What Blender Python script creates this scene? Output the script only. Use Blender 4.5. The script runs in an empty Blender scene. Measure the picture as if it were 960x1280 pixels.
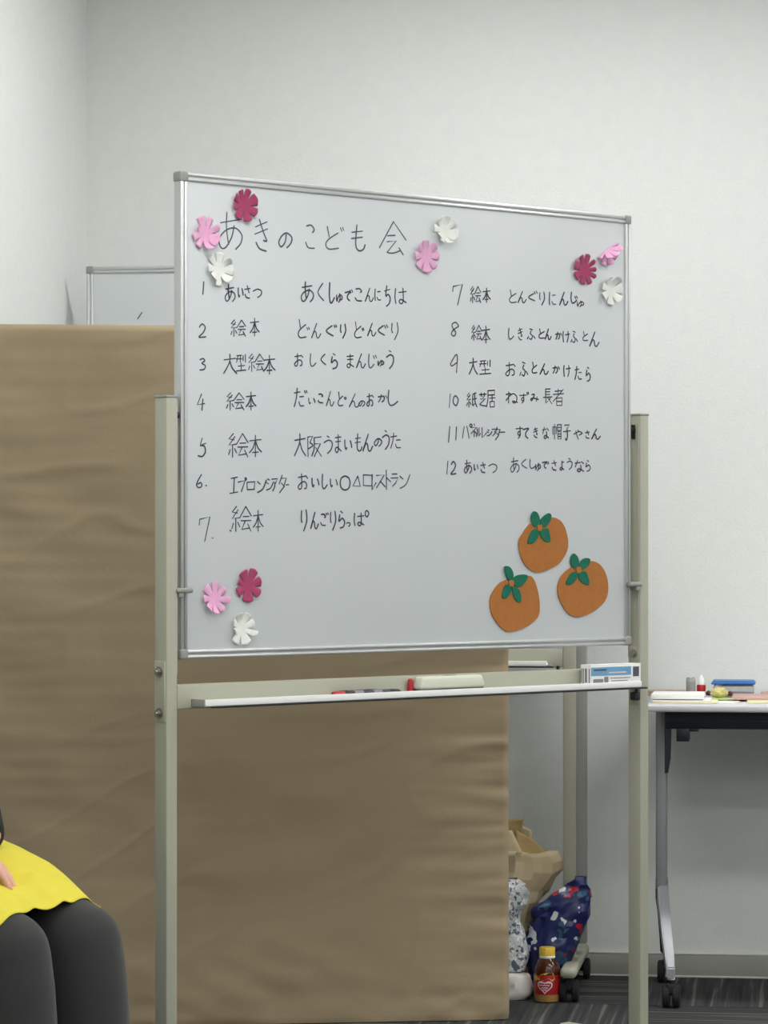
import bpy, bmesh, math, random
from mathutils import Vector, Matrix, noise
R = math.radians
F = 3950.0; CH = 1.11; HOR = 675.0            # focal length in pixels (960x1280), eye height, horizon row
sc = bpy.context.scene
col = sc.collection

# ------------------------------------------------------------------ camera, world, exposure
cam = bpy.data.cameras.new('camera'); cam.sensor_width = 36; cam.sensor_fit = 'AUTO'
cam.lens = F / 1280 * 36; cam.shift_y = (HOR - 640) / 1280
cam.clip_start = .05; cam.clip_end = 100
co = bpy.data.objects.new('camera', cam); col.objects.link(co)
co.location = (0, 0, CH); co.rotation_euler = (R(90), 0, 0)
sc.camera = co
w = bpy.data.worlds.new('world'); sc.world = w; w.use_nodes = True
w.node_tree.nodes['Background'].inputs[0].default_value = (.8, .88, 1, 1)
w.node_tree.nodes['Background'].inputs[1].default_value = .2
sc.view_settings.view_transform = 'Standard'; sc.view_settings.look = 'None'
sc.view_settings.gamma = 1; sc.view_settings.use_curve_mapping = False
sc.view_settings.exposure = 0.0
LAMPS = [(a, b) for b in (1.08, 3.2, 5.2, 7.2, 9.2) for a in (1.25, 3.1, 4.95)]
LAMP = 18.0                                    # strength of the ceiling panels

# room frame: C is the corner on the left, a runs right along the back wall, b comes forward
C = Vector((-.775, 8.23)); RA = R(-7.5)
EX = Vector((math.cos(RA), math.sin(RA))); EY = Vector((-math.sin(RA), math.cos(RA)))
def room(a, b, z=0):
    p = C + a * EX - b * EY
    return Vector((p.x, p.y, z))
def at(px, py, Y):                            # a point at depth Y seen at a pixel
    return Vector(((px - 480) * Y / F, Y, CH - (py - HOR) * Y / F))

# ------------------------------------------------------------------ materials
def lin(c):
    c /= 255
    return c / 12.92 if c <= .04045 else ((c + .055) / 1.055) ** 2.4
def srgb(r, g, b): return (lin(r), lin(g), lin(b), 1)
def mat(name, c, rough=.6, metal=0, bump=0, bscale=200, var=0, vscale=8, spec=.5, trans=0, alpha=1, coat=0, sheen=0, subs=0):
    m = bpy.data.materials.new(name); m.use_nodes = True
    n = m.node_tree.nodes; l = m.node_tree.links; b = n['Principled BSDF']
    c = srgb(*c)
    b.inputs['Base Color'].default_value = c
    b.inputs['Roughness'].default_value = rough; b.inputs['Metallic'].default_value = metal
    b.inputs['Specular IOR Level'].default_value = spec
    b.inputs['Transmission Weight'].default_value = trans; b.inputs['Alpha'].default_value = alpha
    b.inputs['Coat Weight'].default_value = coat; b.inputs['Sheen Weight'].default_value = sheen
    b.inputs['Subsurface Weight'].default_value = subs
    tc = n.new('ShaderNodeTexCoord')
    if var:
        t = n.new('ShaderNodeTexNoise'); t.inputs['Scale'].default_value = vscale; t.inputs['Detail'].default_value = 6
        l.new(tc.outputs['Object'], t.inputs['Vector'])
        r = n.new('ShaderNodeMapRange'); r.inputs[1].default_value = .3; r.inputs[2].default_value = .7
        r.inputs[3].default_value = 1 - var; r.inputs[4].default_value = 1 + var
        l.new(t.outputs['Fac'], r.inputs[0])
        x = n.new('ShaderNodeVectorMath'); x.operation = 'SCALE'; x.inputs[0].default_value = c[:3]
        l.new(r.outputs[0], x.inputs['Scale']); l.new(x.outputs[0], b.inputs['Base Color'])
    if bump:
        t = n.new('ShaderNodeTexNoise'); t.inputs['Scale'].default_value = bscale; t.inputs['Detail'].default_value = 5
        l.new(tc.outputs['Object'], t.inputs['Vector'])
        bp = n.new('ShaderNodeBump'); bp.inputs['Strength'].default_value = bump; bp.inputs['Distance'].default_value = .002
        l.new(t.outputs['Fac'], bp.inputs['Height']); l.new(bp.outputs[0], b.inputs['Normal'])
    return m
M = {}
M['wall'] = mat('wallpaper', (227, 230, 227), .9, bump=.35, bscale=160, var=.015, vscale=30)
M['ceiling'] = mat('ceiling_board', (235, 235, 230), .9, bump=.3, bscale=90)
M['base'] = mat('vinyl_baseboard', (160, 160, 152), .6, var=.02)
M['base_lip'] = mat('baseboard_lip', (205, 205, 198), .5)
M['paint'] = mat('beige_painted_steel', (172, 172, 155), .45, bump=.05, bscale=400)
M['alu'] = mat('aluminium', (205, 206, 206), .35, metal=.75, bump=.04, bscale=300)
M['plastic_grey'] = mat('grey_plastic', (150, 151, 146), .5)
M['white_steel'] = mat('whiteboard_enamel', (208, 213, 215), .38, spec=.4, var=.012, vscale=3.5)
M['ink'] = mat('black_marker_ink', (72, 74, 84), .7, var=.25, vscale=60, spec=.2)
M['ink_thin'] = mat('grey_marker_ink', (92, 96, 104), .7, var=.2, vscale=60, spec=.2)
M['black'] = mat('black_plastic', (26, 27, 32), .45)
M['navy'] = mat('dark_navy_steel', (22, 25, 36), .5)
M['rubber'] = mat('rubber', (24, 24, 27), .8)
M['silver'] = mat('silver_painted_steel', (160, 162, 166), .4, metal=.3)
M['bolt'] = mat('zinc_bolt', (150, 148, 135), .35, metal=.8)
M['paperw'] = mat('white_paper', (240, 240, 238), .85)
M['cream'] = mat('cream_plastic', (214, 216, 198), .5)
M['crimson'] = mat('crimson_paper', (170, 66, 106), .85, var=.05, vscale=80)
M['pink'] = mat('pink_paper', (236, 176, 212), .85, var=.03, vscale=80)
M['whitep'] = mat('white_craft_paper', (236, 238, 232), .85)
M['orange'] = mat('orange_felt', (173, 107, 40), .95, bump=.5, bscale=500, var=.06, vscale=60, sheen=.2)
M['green'] = mat('green_felt', (20, 108, 84), .95, bump=.5, bscale=500, var=.08, vscale=80)
M['yellow'] = mat('yellow_cotton', (216, 203, 66), .85, bump=.3, bscale=700, var=.02, vscale=20)
M['trousers'] = mat('charcoal_trousers', (40, 41, 40), .85, bump=.3, bscale=600, var=.08, vscale=15, sheen=.15)
M['jumper'] = mat('black_knit', (26, 26, 27), .95, bump=.5, bscale=300)
M['skin'] = mat('skin', (214, 164, 146), .55, bump=.08, bscale=250, var=.04, vscale=40, subs=.08)
M['hair'] = mat('dark_hair', (34, 28, 26), .5, bump=.6, bscale=150)
M['eye'] = mat('eye_white', (235, 235, 230), .25)
M['iris'] = mat('dark_iris', (30, 20, 16), .2)
M['lips'] = mat('lips', (176, 96, 92), .5)
M['shoe'] = mat('shoe_fabric', (40, 40, 44), .8)
M['wood_seat'] = mat('stool_seat', (120, 90, 60), .5, var=.1, vscale=12)
M['kraft_bag'] = mat('kraft_bag_paper', (176, 160, 128), .85, var=.05, vscale=14, bump=.2, bscale=60)
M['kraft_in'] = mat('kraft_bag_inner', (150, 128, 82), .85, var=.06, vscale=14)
M['whitebag'] = mat('white_plastic_bag', (232, 228, 222), .4)
M['gold'] = mat('gold_cap', (232, 196, 62), .35)
M['tea'] = mat('tea', (74, 34, 14), .12, spec=.6)
M['tea_low'] = mat('tea_milky_base', (172, 128, 78), .15, spec=.6)
M['clear'] = mat('clear_plastic', (222, 225, 226), .12, trans=.75)
M['labelred'] = mat('red_label', (172, 28, 34), .35)
M['labelgold'] = mat('gold_label', (218, 178, 60), .4)
M['labelwhite'] = mat('white_print', (226, 214, 224), .5)
M['blue_lid'] = mat('blue_lid', (42, 108, 178), .4)
M['pinkc'] = mat('pink_contents', (238, 168, 192), .7)
M['greenp'] = mat('light_green_paper', (188, 212, 122), .8)
M['candy'] = mat('yellow_green_candy_wrap', (206, 196, 130), .5, var=.3, vscale=90)
M['maroon'] = mat('maroon_wrap', (82, 22, 40), .5)
M['tan'] = mat('tan_card', (176, 160, 134), .8)
M['rose'] = mat('rose_cardboard', (206, 168, 158), .8)
M['butter'] = mat('butter_paper', (232, 226, 188), .8)
M['tabletop'] = mat('pale_grey_laminate', (212, 212, 214), .45)
M['printblue'] = mat('blue_print', (112, 166, 202), .5, var=.06, vscale=60)
M['printgrey'] = mat('grey_print', (132, 132, 136), .5)
M['printdark'] = mat('dark_print', (84, 86, 100), .5)
M['ink_red'] = mat('red_marker_plastic', (178, 30, 44), .4)
M['ink_blue'] = mat('blue_marker_plastic', (46, 54, 72), .4)
M['jar'] = mat('beige_cream_jar', (196, 184, 166), .4)

def kraft():
    m = mat('brown_kraft_covering', (166, 142, 108), .8, bump=.15, bscale=90)
    n = m.node_tree.nodes; l = m.node_tree.links; b = n['Principled BSDF']
    tc = n.new('ShaderNodeTexCoord')
    t = n.new('ShaderNodeTexNoise'); t.inputs['Scale'].default_value = 3; t.inputs['Detail'].default_value = 8
    l.new(tc.outputs['Object'], t.inputs['Vector'])
    r = n.new('ShaderNodeValToRGB')
    r.color_ramp.elements[0].position = .3; r.color_ramp.elements[0].color = srgb(160, 142, 114)
    r.color_ramp.elements[1].position = .75; r.color_ramp.elements[1].color = srgb(170, 152, 122)
    l.new(t.outputs['Fac'], r.inputs[0]); l.new(r.outputs[0], b.inputs['Base Color'])
    return m
M['kraft'] = kraft()

def carpet():                                  # quarter-turned striped carpet tiles: two versions, stripes along x or y
    out = []
    for k in range(2):
        m = bpy.data.materials.new('grey_striped_carpet'); m.use_nodes = True
        n = m.node_tree.nodes; l = m.node_tree.links; b = n['Principled BSDF']
        b.inputs['Roughness'].default_value = 1; b.inputs['Specular IOR Level'].default_value = .1
        tc = n.new('ShaderNodeTexCoord'); mp = n.new('ShaderNodeMapping')
        mp.inputs['Scale'].default_value = (62, 1.2, 1) if k == 0 else (1.2, 62, 1)
        l.new(tc.outputs['Object'], mp.inputs['Vector'])
        t = n.new('ShaderNodeTexNoise'); t.inputs['Scale'].default_value = 1; t.inputs['Detail'].default_value = 3
        l.new(mp.outputs[0], t.inputs['Vector'])
        r = n.new('ShaderNodeValToRGB'); e = r.color_ramp.elements
        e[0].position = .35; e[0].color = srgb(56, 57, 58); e[1].position = .57; e[1].color = srgb(76, 77, 76)
        x = e.new(.60); x.color = srgb(100, 101, 97); x = e.new(.7); x.color = srgb(114, 115, 110)
        l.new(t.outputs['Fac'], r.inputs[0])
        g = n.new('ShaderNodeTexNoise'); g.inputs['Scale'].default_value = 420; l.new(tc.outputs['Object'], g.inputs['Vector'])
        mr = n.new('ShaderNodeMapRange'); mr.inputs[3].default_value = .6; mr.inputs[4].default_value = 1.3; l.new(g.outputs['Fac'], mr.inputs[0])
        v = n.new('ShaderNodeVectorMath'); v.operation = 'SCALE'
        l.new(r.outputs[0], v.inputs[0]); l.new(mr.outputs[0], v.inputs['Scale']); l.new(v.outputs[0], b.inputs['Base Color'])
        bp = n.new('ShaderNodeBump'); bp.inputs['Strength'].default_value = .5; bp.inputs['Distance'].default_value = .003
        l.new(g.outputs['Fac'], bp.inputs['Height']); l.new(bp.outputs[0], b.inputs['Normal'])
        out.append(m)
    return out
CARPET = carpet()

def pattern(name, base, blots, scale, rough=.5, seed=0):
    """base colour printed with blots: list of (colour, threshold, offset)"""
    m = bpy.data.materials.new(name); m.use_nodes = True
    n = m.node_tree.nodes; l = m.node_tree.links; b = n['Principled BSDF']; b.inputs['Roughness'].default_value = rough
    tc = n.new('ShaderNodeTexCoord'); prev = None
    for i, (c, th, off) in enumerate(blots):
        mp = n.new('ShaderNodeMapping'); mp.inputs['Location'].default_value = (off, off * 1.7, off * .6)
        l.new(tc.outputs['Object'], mp.inputs['Vector'])
        t = n.new('ShaderNodeTexNoise'); t.inputs['Scale'].default_value = scale; t.inputs['Detail'].default_value = 2
        l.new(mp.outputs[0], t.inputs['Vector'])
        r = n.new('ShaderNodeMath'); r.operation = 'GREATER_THAN'; r.inputs[1].default_value = th; l.new(t.outputs['Fac'], r.inputs[0])
        x = n.new('ShaderNodeMix'); x.data_type = 'RGBA'
        l.new(r.outputs[0], x.inputs[0])
        if prev is None: x.inputs[6].default_value = srgb(*base)
        else: l.new(prev, x.inputs[6])
        x.inputs[7].default_value = srgb(*c); prev = x.outputs[2]
    l.new(prev, b.inputs['Base Color'])
    return m
M['bluebag'] = pattern('navy_printed_plastic', (34, 42, 96), [((190, 34, 52), .63, 3), ((216, 222, 226), .64, 9), ((58, 96, 128), .62, 17)], 26, .35)
M['silverbag'] = pattern('pale_floral_print', (200, 204, 204), [((90, 104, 122), .56, 2), ((232, 236, 236), .57, 7), ((172, 120, 116), .66, 12), ((60, 68, 84), .65, 21)], 75, .35)

# ------------------------------------------------------------------ helpers
def tag(o, label=None, cat=None, group=None, kind=None):
    if label: o['label'] = label
    if cat: o['category'] = cat
    if group: o['group'] = group
    if kind: o['kind'] = kind
    return o
def empty(name, loc=(0, 0, 0), rz=0, label=None, cat=None, group=None):
    o = bpy.data.objects.new(name, None); col.objects.link(o); o.location = loc; o.rotation_euler = (0, 0, rz)
    o.empty_display_size = .05
    return tag(o, label, cat, group)
def obj(name, bm, m, parent=None, smooth=None, loc=None, rz=0):
    me = bpy.data.meshes.new(name)
    bmesh.ops.recalc_face_normals(bm, faces=bm.faces[:])
    bm.to_mesh(me); bm.free()
    for x in (m if isinstance(m, list) else [m]): me.materials.append(x)
    o = bpy.data.objects.new(name, me); col.objects.link(o)
    if parent: o.parent = parent
    if loc is not None: o.location = loc
    o.rotation_euler = (0, 0, rz)
    if smooth is None or smooth > 0:
        me.polygons.foreach_set('use_smooth', [True] * len(me.polygons))
        me.set_sharp_from_angle(angle=R(smooth or 35))
    return o
def box(bm, x0, x1, y0, y1, z0, z1, bev=0, mi=0, seg=2, mtx=None):
    r = bmesh.ops.create_cube(bm, size=1)
    vs = r['verts']
    for v in vs:
        v.co = Vector((x0 + (v.co.x + .5) * (x1 - x0), y0 + (v.co.y + .5) * (y1 - y0), z0 + (v.co.z + .5) * (z1 - z0)))
    fs = set(f for v in vs for f in v.link_faces)
    if bev:
        es = list(set(e for v in vs for e in v.link_edges))
        r2 = bmesh.ops.bevel(bm, geom=es, offset=bev, segments=seg, affect='EDGES', profile=.5)
        fs = set(r2['faces']) | set(f for f in fs if f.is_valid)
        vs = list(set(v for f in fs for v in f.verts))
    for f in fs:
        if f.is_valid: f.material_index = mi
    if mtx is not None: bmesh.ops.transform(bm, matrix=mtx, verts=[v for v in vs if v.is_valid])
    return bm
def tube(bm, pts, rad, seg=10, mi=0, cap=True, sx=1, sy=1):
    """sweep a circle (or an ellipse sx, sy) along pts; rad number or list"""
    pts = [Vector(p) for p in pts]; rings = []
    for i, p in enumerate(pts):
        d = (pts[min(i + 1, len(pts) - 1)] - pts[max(i - 1, 0)]).normalized()
        up = Vector((0, 0, 1)) if abs(d.z) < .9 else Vector((1, 0, 0))
        a = d.cross(up).normalized(); b = d.cross(a).normalized()
        r = rad[i] if isinstance(rad, (list, tuple)) else rad
        rings.append([bm.verts.new(p + a * math.cos(t) * r * sx + b * math.sin(t) * r * sy) for t in (2 * math.pi * k / seg for k in range(seg))])
    for i in range(len(rings) - 1):
        for k in range(seg):
            f = bm.faces.new((rings[i][k], rings[i][(k + 1) % seg], rings[i + 1][(k + 1) % seg], rings[i + 1][k])); f.material_index = mi
    if cap:
        for g in (rings[0], rings[-1]):
            f = bm.faces.new(g); f.material_index = mi
    return bm
def lathe(bm, prof, seg=24, c=(0, 0, 0), mi=0, cap=True):
    rings = []
    for r, z in prof:
        rings.append([bm.verts.new((c[0] + r * math.cos(t), c[1] + r * math.sin(t), c[2] + z)) for t in (2 * math.pi * k / seg for k in range(seg))])
    for i in range(len(rings) - 1):
        for k in range(seg):
            f = bm.faces.new((rings[i][k], rings[i][(k + 1) % seg], rings[i + 1][(k + 1) % seg], rings[i + 1][k])); f.material_index = mi
    if cap:
        for g in (rings[0], rings[-1]):
            f = bm.faces.new(g); f.material_index = mi
    return bm
def prism(bm, pts, y0, y1, mi=0):
    """polygon in x,z extruded from y0 to y1"""
    a = [bm.verts.new((x, y0, z)) for x, z in pts]; b = [bm.verts.new((x, y1, z)) for x, z in pts]
    n = len(pts)
    for f in (bm.faces.new(a), bm.faces.new(b[::-1])): f.material_index = mi
    for i in range(n):
        bm.faces.new((a[i], b[i], b[(i + 1) % n], a[(i + 1) % n])).material_index = mi
    return bm
def B(): return bmesh.new()
def catmull(p, n=5, closed=False):
    if len(p) < 3 and not closed: return [Vector(x) for x in p]
    p = [Vector(x) for x in p]; out = []
    N = len(p)
    for i in range(N if closed else N - 1):
        g = (lambda k: p[k % N]) if closed else (lambda k: p[max(0, min(N - 1, k))])
        a, b, c, d = g(i - 1), g(i), g(i + 1), g(i + 2)
        for k in range(n):
            t = k / n
            out.append(.5 * ((2 * b) + (c - a) * t + (2 * a - 5 * b + 4 * c - d) * t * t + (3 * b - a - 3 * c + d) * t ** 3))
    if not closed: out.append(p[-1])
    return out

# ------------------------------------------------------------------ room shell
def shell_quad(name, p, m, thick, kind='structure'):
    bm = B(); vs = [bm.verts.new(x) for x in p]; f = bm.faces.new(vs)
    r = bmesh.ops.extrude_face_region(bm, geom=[f])
    for v in r['geom']:
        if isinstance(v, bmesh.types.BMVert): v.co += Vector(thick)
    return tag(obj(name, bm, m, smooth=0), kind=kind)
A0, A1, B0, B1, HC = 0, 6.2, 0, 10.6, 2.75
def slab(name, a0, a1, b0, b1, z0, z1, m, bev=0, kind='structure'):
    bm = B(); box(bm, a0, a1, -b1, -b0, z0, z1, bev)
    return tag(obj(name, bm, m, loc=(C.x, C.y, 0), rz=RA, smooth=35 if bev else 0), kind=kind)
slab('wall_back', -.12, A1 + .12, -.12, 0, 0, HC, M['wall'])
slab('wall_left', -.12, 0, 0, B1, 0, HC, M['wall'])
slab('wall_right', A1, A1 + .12, 0, B1, 0, HC, M['wall'])
slab('wall_front', -.12, A1 + .12, B1, B1 + .12, 0, HC, M['wall'])
slab('ceiling', -.12, A1 + .12, -.12, B1 + .12, HC, HC + .1, M['ceiling'])
# floor and its carpet tiles
fl = slab('floor', -.12, A1 + .12, -.12, B1 + .12, -.1, -.006, M['rubber'])
T = .5; meshes = []
for k in range(2):
    bm = B(); box(bm, .0006, T - .0006, .0006, T - .0006, -.006, 0, .0008, seg=1)
    me = bpy.data.meshes.new('carpet_tile'); bm.to_mesh(me); bm.free(); me.materials.append(CARPET[k]); meshes.append(me)
TOFF = .45
for i in range(-2, 13):
    for j in range(0, 22):
        x0, y0 = i * T + TOFF, -(j + 1) * T
        if x0 + T > A1 + .1 or y0 < -B1 - .05 or x0 < -.55: continue
        o = bpy.data.objects.new('carpet_tile', meshes[(i + j) % 2]); col.objects.link(o); o.parent = fl
        o.location = (x0, y0, 0)
def base(name, a0, a1, b0, b1):
    b = slab(name, a0, a1, b0, b1, 0, .062, M['base'], .0015)
    return b
def baseboard(name, run, side):
    bb = empty(name, (C.x, C.y, 0), RA); bb['kind'] = 'structure'
    bm = B(); bl = B()
    if side == 'back': box(bm, .008, run, -.008, 0, .004, .06, .002); box(bl, .008, run, -.011, 0, 0, .005, .0015); box(bl, .008, run, -.0095, 0, .058, .061, .001)
    else: box(bm, 0, .008, -run, 0, .004, .06, .002); box(bl, 0, .011, -run, 0, 0, .005, .0015)
    obj('board', bm, M['base'], bb); obj('edge_strip', bl, M['base_lip'], bb)
baseboard('baseboard_back', A1, 'back'); baseboard('baseboard_left', B1, 'left')

# ceiling lamps (recessed fluorescent panels), above and in front of the boards
def emis(s):
    m = bpy.data.materials.new('lamp_diffuser'); m.use_nodes = True
    n = m.node_tree.nodes; l = m.node_tree.links; n.remove(n['Principled BSDF'])
    e = n.new('ShaderNodeEmission'); e.inputs[0].default_value = (1, .997, .985, 1); e.inputs[1].default_value = s
    l.new(e.outputs[0], n['Material Output'].inputs[0]); return m
EM = emis(LAMP)
ROWW = ['nearest the back wall', 'second row from the back wall', 'third row from the back wall', 'fourth row from the back wall', 'nearest the front wall']; COLW = ['on the left', 'in the middle', 'on the right']
for i, (a, b) in enumerate(LAMPS):
    p = room(a, b, HC)
    e = empty('ceiling_light', p, RA, 'white fluorescent ceiling panel, ' + ROWW[i // 3] + ', ' + COLW[i % 3], 'light', 'ceiling panels')
    bm = B()
    for q in ((-.66, -.63, -.18, .18), (.63, .66, -.18, .18), (-.63, .63, -.18, -.15), (-.63, .63, .15, .18)): box(bm, *q, -.02, 0, .002)
    obj('frame', bm, M['white_steel'], e)
    bm = B(); box(bm, -.63, .63, -.15, .15, -.012, -.002); obj('diffuser', bm, EM, e, smooth=0)

# ------------------------------------------------------------------ whiteboard stands
W = 1.2155; ZB, ZT = .8877, 1.7978
BO = Vector((-.3789, 5.893)); BR = math.atan2(6.706 - 5.893, .5246 + .3789)
BE = Vector((math.cos(BR), math.sin(BR))); BN = Vector((math.sin(BR), -math.cos(BR)))
def onboard(px, py, wv=-.004):                 # pixel -> (u, z) on the first board's plane, wv metres in front of the frame face
    d = Vector(((px - 480) / F, 1.0))
    t = (BO.dot(BN) + wv) / d.dot(BN)
    return (d * t - BO).dot(BE), CH - (py - HOR) / F * t
def bworld(u, z, wv=0):
    p = BO + BE * u + BN * wv
    return Vector((p.x, p.y, z))

def make_stand(loc, rz, label, cat='whiteboard', latches=True, W=W, pw=.026, fz=.058, rail=False):
    root = empty('whiteboard_stand', loc, rz, label, cat)
    # board panel: local x along the board, -y towards the viewer
    bm = B(); box(bm, .012, W - .012, .004, .018, ZB + .012, ZT - .012, .001); panel = obj('board_panel', bm, M['white_steel'], root)
    fr = .017
    for nm, q in (('top_frame', (fr * .9, W - fr * .9, 0, .022, ZT - fr, ZT)), ('bottom_frame', (fr * .9, W - fr * .9, 0, .022, ZB, ZB + fr)),
                  ('side_frame', (0, fr, 0, .022, ZB + fr * .9, ZT - fr * .9)), ('side_frame', (W - fr, W, 0, .022, ZB + fr * .9, ZT - fr * .9))):
        bm = B(); x0, x1, y0, y1, z0, z1 = q
        if nm != 'side_frame':                  # two ridges with a groove between
            box(bm, x0, x1, y0, y1, z0, z0 + fr * .38, .0025); box(bm, x0, x1, y0 + .003, y1, z0 + fr * .3, z0 + fr * .6, .001); box(bm, x0, x1, y0, y1, z0 + fr * .5, z1, .003)
        else:
            box(bm, x0, x0 + fr * .5, y0, y1, z0, z1, .003); box(bm, x0 + fr * .4, x0 + fr * .65, y0 + .003, y1, z0, z1, .001); box(bm, x0 + fr * .55, x1, y0, y1, z0, z1, .0025)
        obj(nm, bm, M['alu'], root)
    for x in (-.0015, W - fr - .0015):
        for z in (ZB - .001, ZT - fr - .002):
            bm = B(); box(bm, x, x + fr + .003, -.0015, .0235, z, z + fr + .003, .004, seg=3); obj('corner_cap', bm, M['plastic_grey'], root)
    # posts
    pd, g = .036, .0165
    for side in (-1, 1):
        x0 = -g - pw if side < 0 else W + g
        bm = B(); xm = x0 + pw * .56 if rail else x0 + pw
        box(bm, x0, xm, -.011, -.011 + pd, fz - .004, 1.376, .003)
        p = obj('post', bm, M['paint'], root)
        if rail:
            bm = B(); box(bm, xm - .001, x0 + pw, -.008, -.011 + pd, fz + .03, 1.374, .003); obj('post_rail', bm, M['plastic_grey'], p)
        bm = B(); box(bm, x0 - .001, x0 + pw + .001, -.012, -.010 + pd, 1.374, 1.379, .002); obj('post_cap', bm, M['plastic_grey'], p)
        # recessed channel lips on the inner side
        xi = x0 + pw if side < 0 else x0
        bm = B(); s = 1 if side < 0 else -1
        for y in (-.008, .019):
            a, b = sorted((xi, xi + s * .0025)); box(bm, a, b, y, y + .004, .86, 1.37, .0006)
        obj('channel_lip', bm, M['paint'], p)
        # pivot hardware in the gap
        a, b = sorted((xi, xi + s * g * .95))
        bm = B(); tube(bm, [(a, .008, 1.343), (b, .008, 1.343)], .006, 10); box(bm, min(xi, xi + s * .005), max(xi, xi + s * .005), .003, .012, 1.325, 1.355, .001); obj('pivot', bm, M['black'], root)
        if side < 0: bm = B(); pts = [(xi + s * .006, .006 + .004 * math.sin(k * .9), 1.225 + .0035 * k) for k in range(26)]; tube(bm, pts, .0022, 6); obj('spring', bm, M['black'], root)
        # latch pin that holds the board
        if latches:
            bm = B(); zz = 1.016
            c0, c1 = sorted((xi - s * .004, xi + s * (g + fr + .002)))
            box(bm, c0, c1, -.016, -.003, zz - .005, zz + .005, .004, seg=3); box(bm, min(xi + s * .002, xi + s * .014), max(xi + s * .002, xi + s * .014), -.014, .006, zz - .013, zz - .004, .002)
            obj('latch', bm, M['plastic_grey'], root)
        # bolt plates on the left-facing sides
        xs = x0
        if side < 0:
            bm = B(); box(bm, xs - .003, xs, -.009, .022, .772, .885, .001); pl = obj('bolt_plate', bm, M['paint'], root)
            for z in (.865, .788):
                bm = B(); box(bm, xs - .012, xs - .003, -.002, .012, z - .007, z + .007, .003, seg=2); lathe(bm, [(.0085, 0), (.0085, .002)], 12, (0, 0, 0))
                obj('bolt', bm, M['bolt'], pl) if False else None
                bm.free()
                bm = B(); tube(bm, [(xs - .003, .006, z), (xs - .005, .006, z)], .0105, 16); tube(bm, [(xs - .005, .006, z), (xs - .011, .006, z)], .0072, 6); tube(bm, [(xs - .011, .006, z), (xs - .013, .006, z)], [.0045, .0035], 10)
                obj('bolt', bm, M['bolt'], pl)
        else:
            for z in (.868, .776):
                bm = B(); box(bm, xs - .002, xs, -.006, .020, z - .016, z + .016, .001); pl = obj('bolt_plate', bm, M['paint'], root)
                bm = B(); tube(bm, [(xs - .002, .006, z), (xs - .004, .006, z)], .0095, 16); tube(bm, [(xs - .004, .006, z), (xs - .009, .006, z)], .0068, 6)
                obj('bolt', bm, M['bolt'], pl)
            bm = B(); box(bm, xs - .018, xs, -.012, .004, .770, .788, .003); tube(bm, [(xs - .012, -.012, .786), (xs - .012, -.012, .80)], .004, 8); obj('clip', bm, M['black'], root)
        # foot with two casters
        xc = x0 + pw / 2
        bm = B(); box(bm, xc - .020, xc + .020, -.235, .235, fz - .026, fz, .011, seg=4)
        ft = obj('foot', bm, M['paint'], root)
        
        for y in (-.205, .200):
            wr_ = min(.0265, (fz - .027) / 2 + .010) if fz > .07 else .0185
            bm = B(); box(bm, xc - .010, xc + .010, y - .010, y + .018, wr_ * 1.1, fz - .020, .004, seg=3)
            for dx in (-.015, .015):
                tube(bm, [(xc + dx - .008, y + .010, wr_), (xc + dx - .005, y + .010, wr_), (xc + dx + .005, y + .010, wr_), (xc + dx + .008, y + .010, wr_)], [wr_ - .004, wr_, wr_, wr_ - .004], 24)
            box(bm, xc - .018, xc + .018, y + .004, y + .016, wr_ - .006, wr_ + .006, .002)
            obj('caster', bm, M['rubber'], ft)
    # crossbar, lower brace
    bm = B(); box(bm, -g, W + g, -.0105, .018, .795, .8405, .003); obj('crossbar', bm, M['paint'], root)
    # tray: a shallow channel with a raised lip, black rubber edge below
    bm = B(); x0, x1 = .018, W - .02
    box(bm, x0, x1, -.048, -.011, .800, .8035, .001); box(bm, x0, x1, -.050, -.0460, .8005, .8130, .0012); box(bm, x0, x1, -.0130, -.0106, .800, .807, .001)
    obj('pen_tray', bm, M['paperw'], root)
    bm = B(); box(bm, x0 + .02, x1 + .016, -.0515, -.040, .7965, .8002, .0008); obj('tray_edging', bm, M['black'], root)
    bm = B(); box(bm, x0 - .0020, x0 + .001, -.050, -.011, .7995, .8135, .001); obj('tray_end', bm, M['plastic_grey'], root)
    bm = B(); box(bm, x1 - .001, x1 + .012, -.0505, -.011, .7985, .8035, .0012); obj('tray_end', bm, M['plastic_grey'], root)
    return root, panel
stand, panel = make_stand((BO.x, BO.y, 0), BR, 'large handwritten whiteboard on a beige wheeled stand with aluminium frame')
# second board stands behind the brown partition, square to the room
s2 = at(108, 331, 7.95)
stand2, panel2 = make_stand((s2.x, 7.95, 0), RA, 'blank whiteboard on a wheeled stand behind the brown partition', W=W - .031, pw=.058, fz=.086, rail=True)
bm = B(); tube(bm, [(.13, .0035, 1.665), (.142, .0035, 1.682)], .0016, 6); s = obj('ink_mark', bm, M['ink_thin'], stand2)

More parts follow.
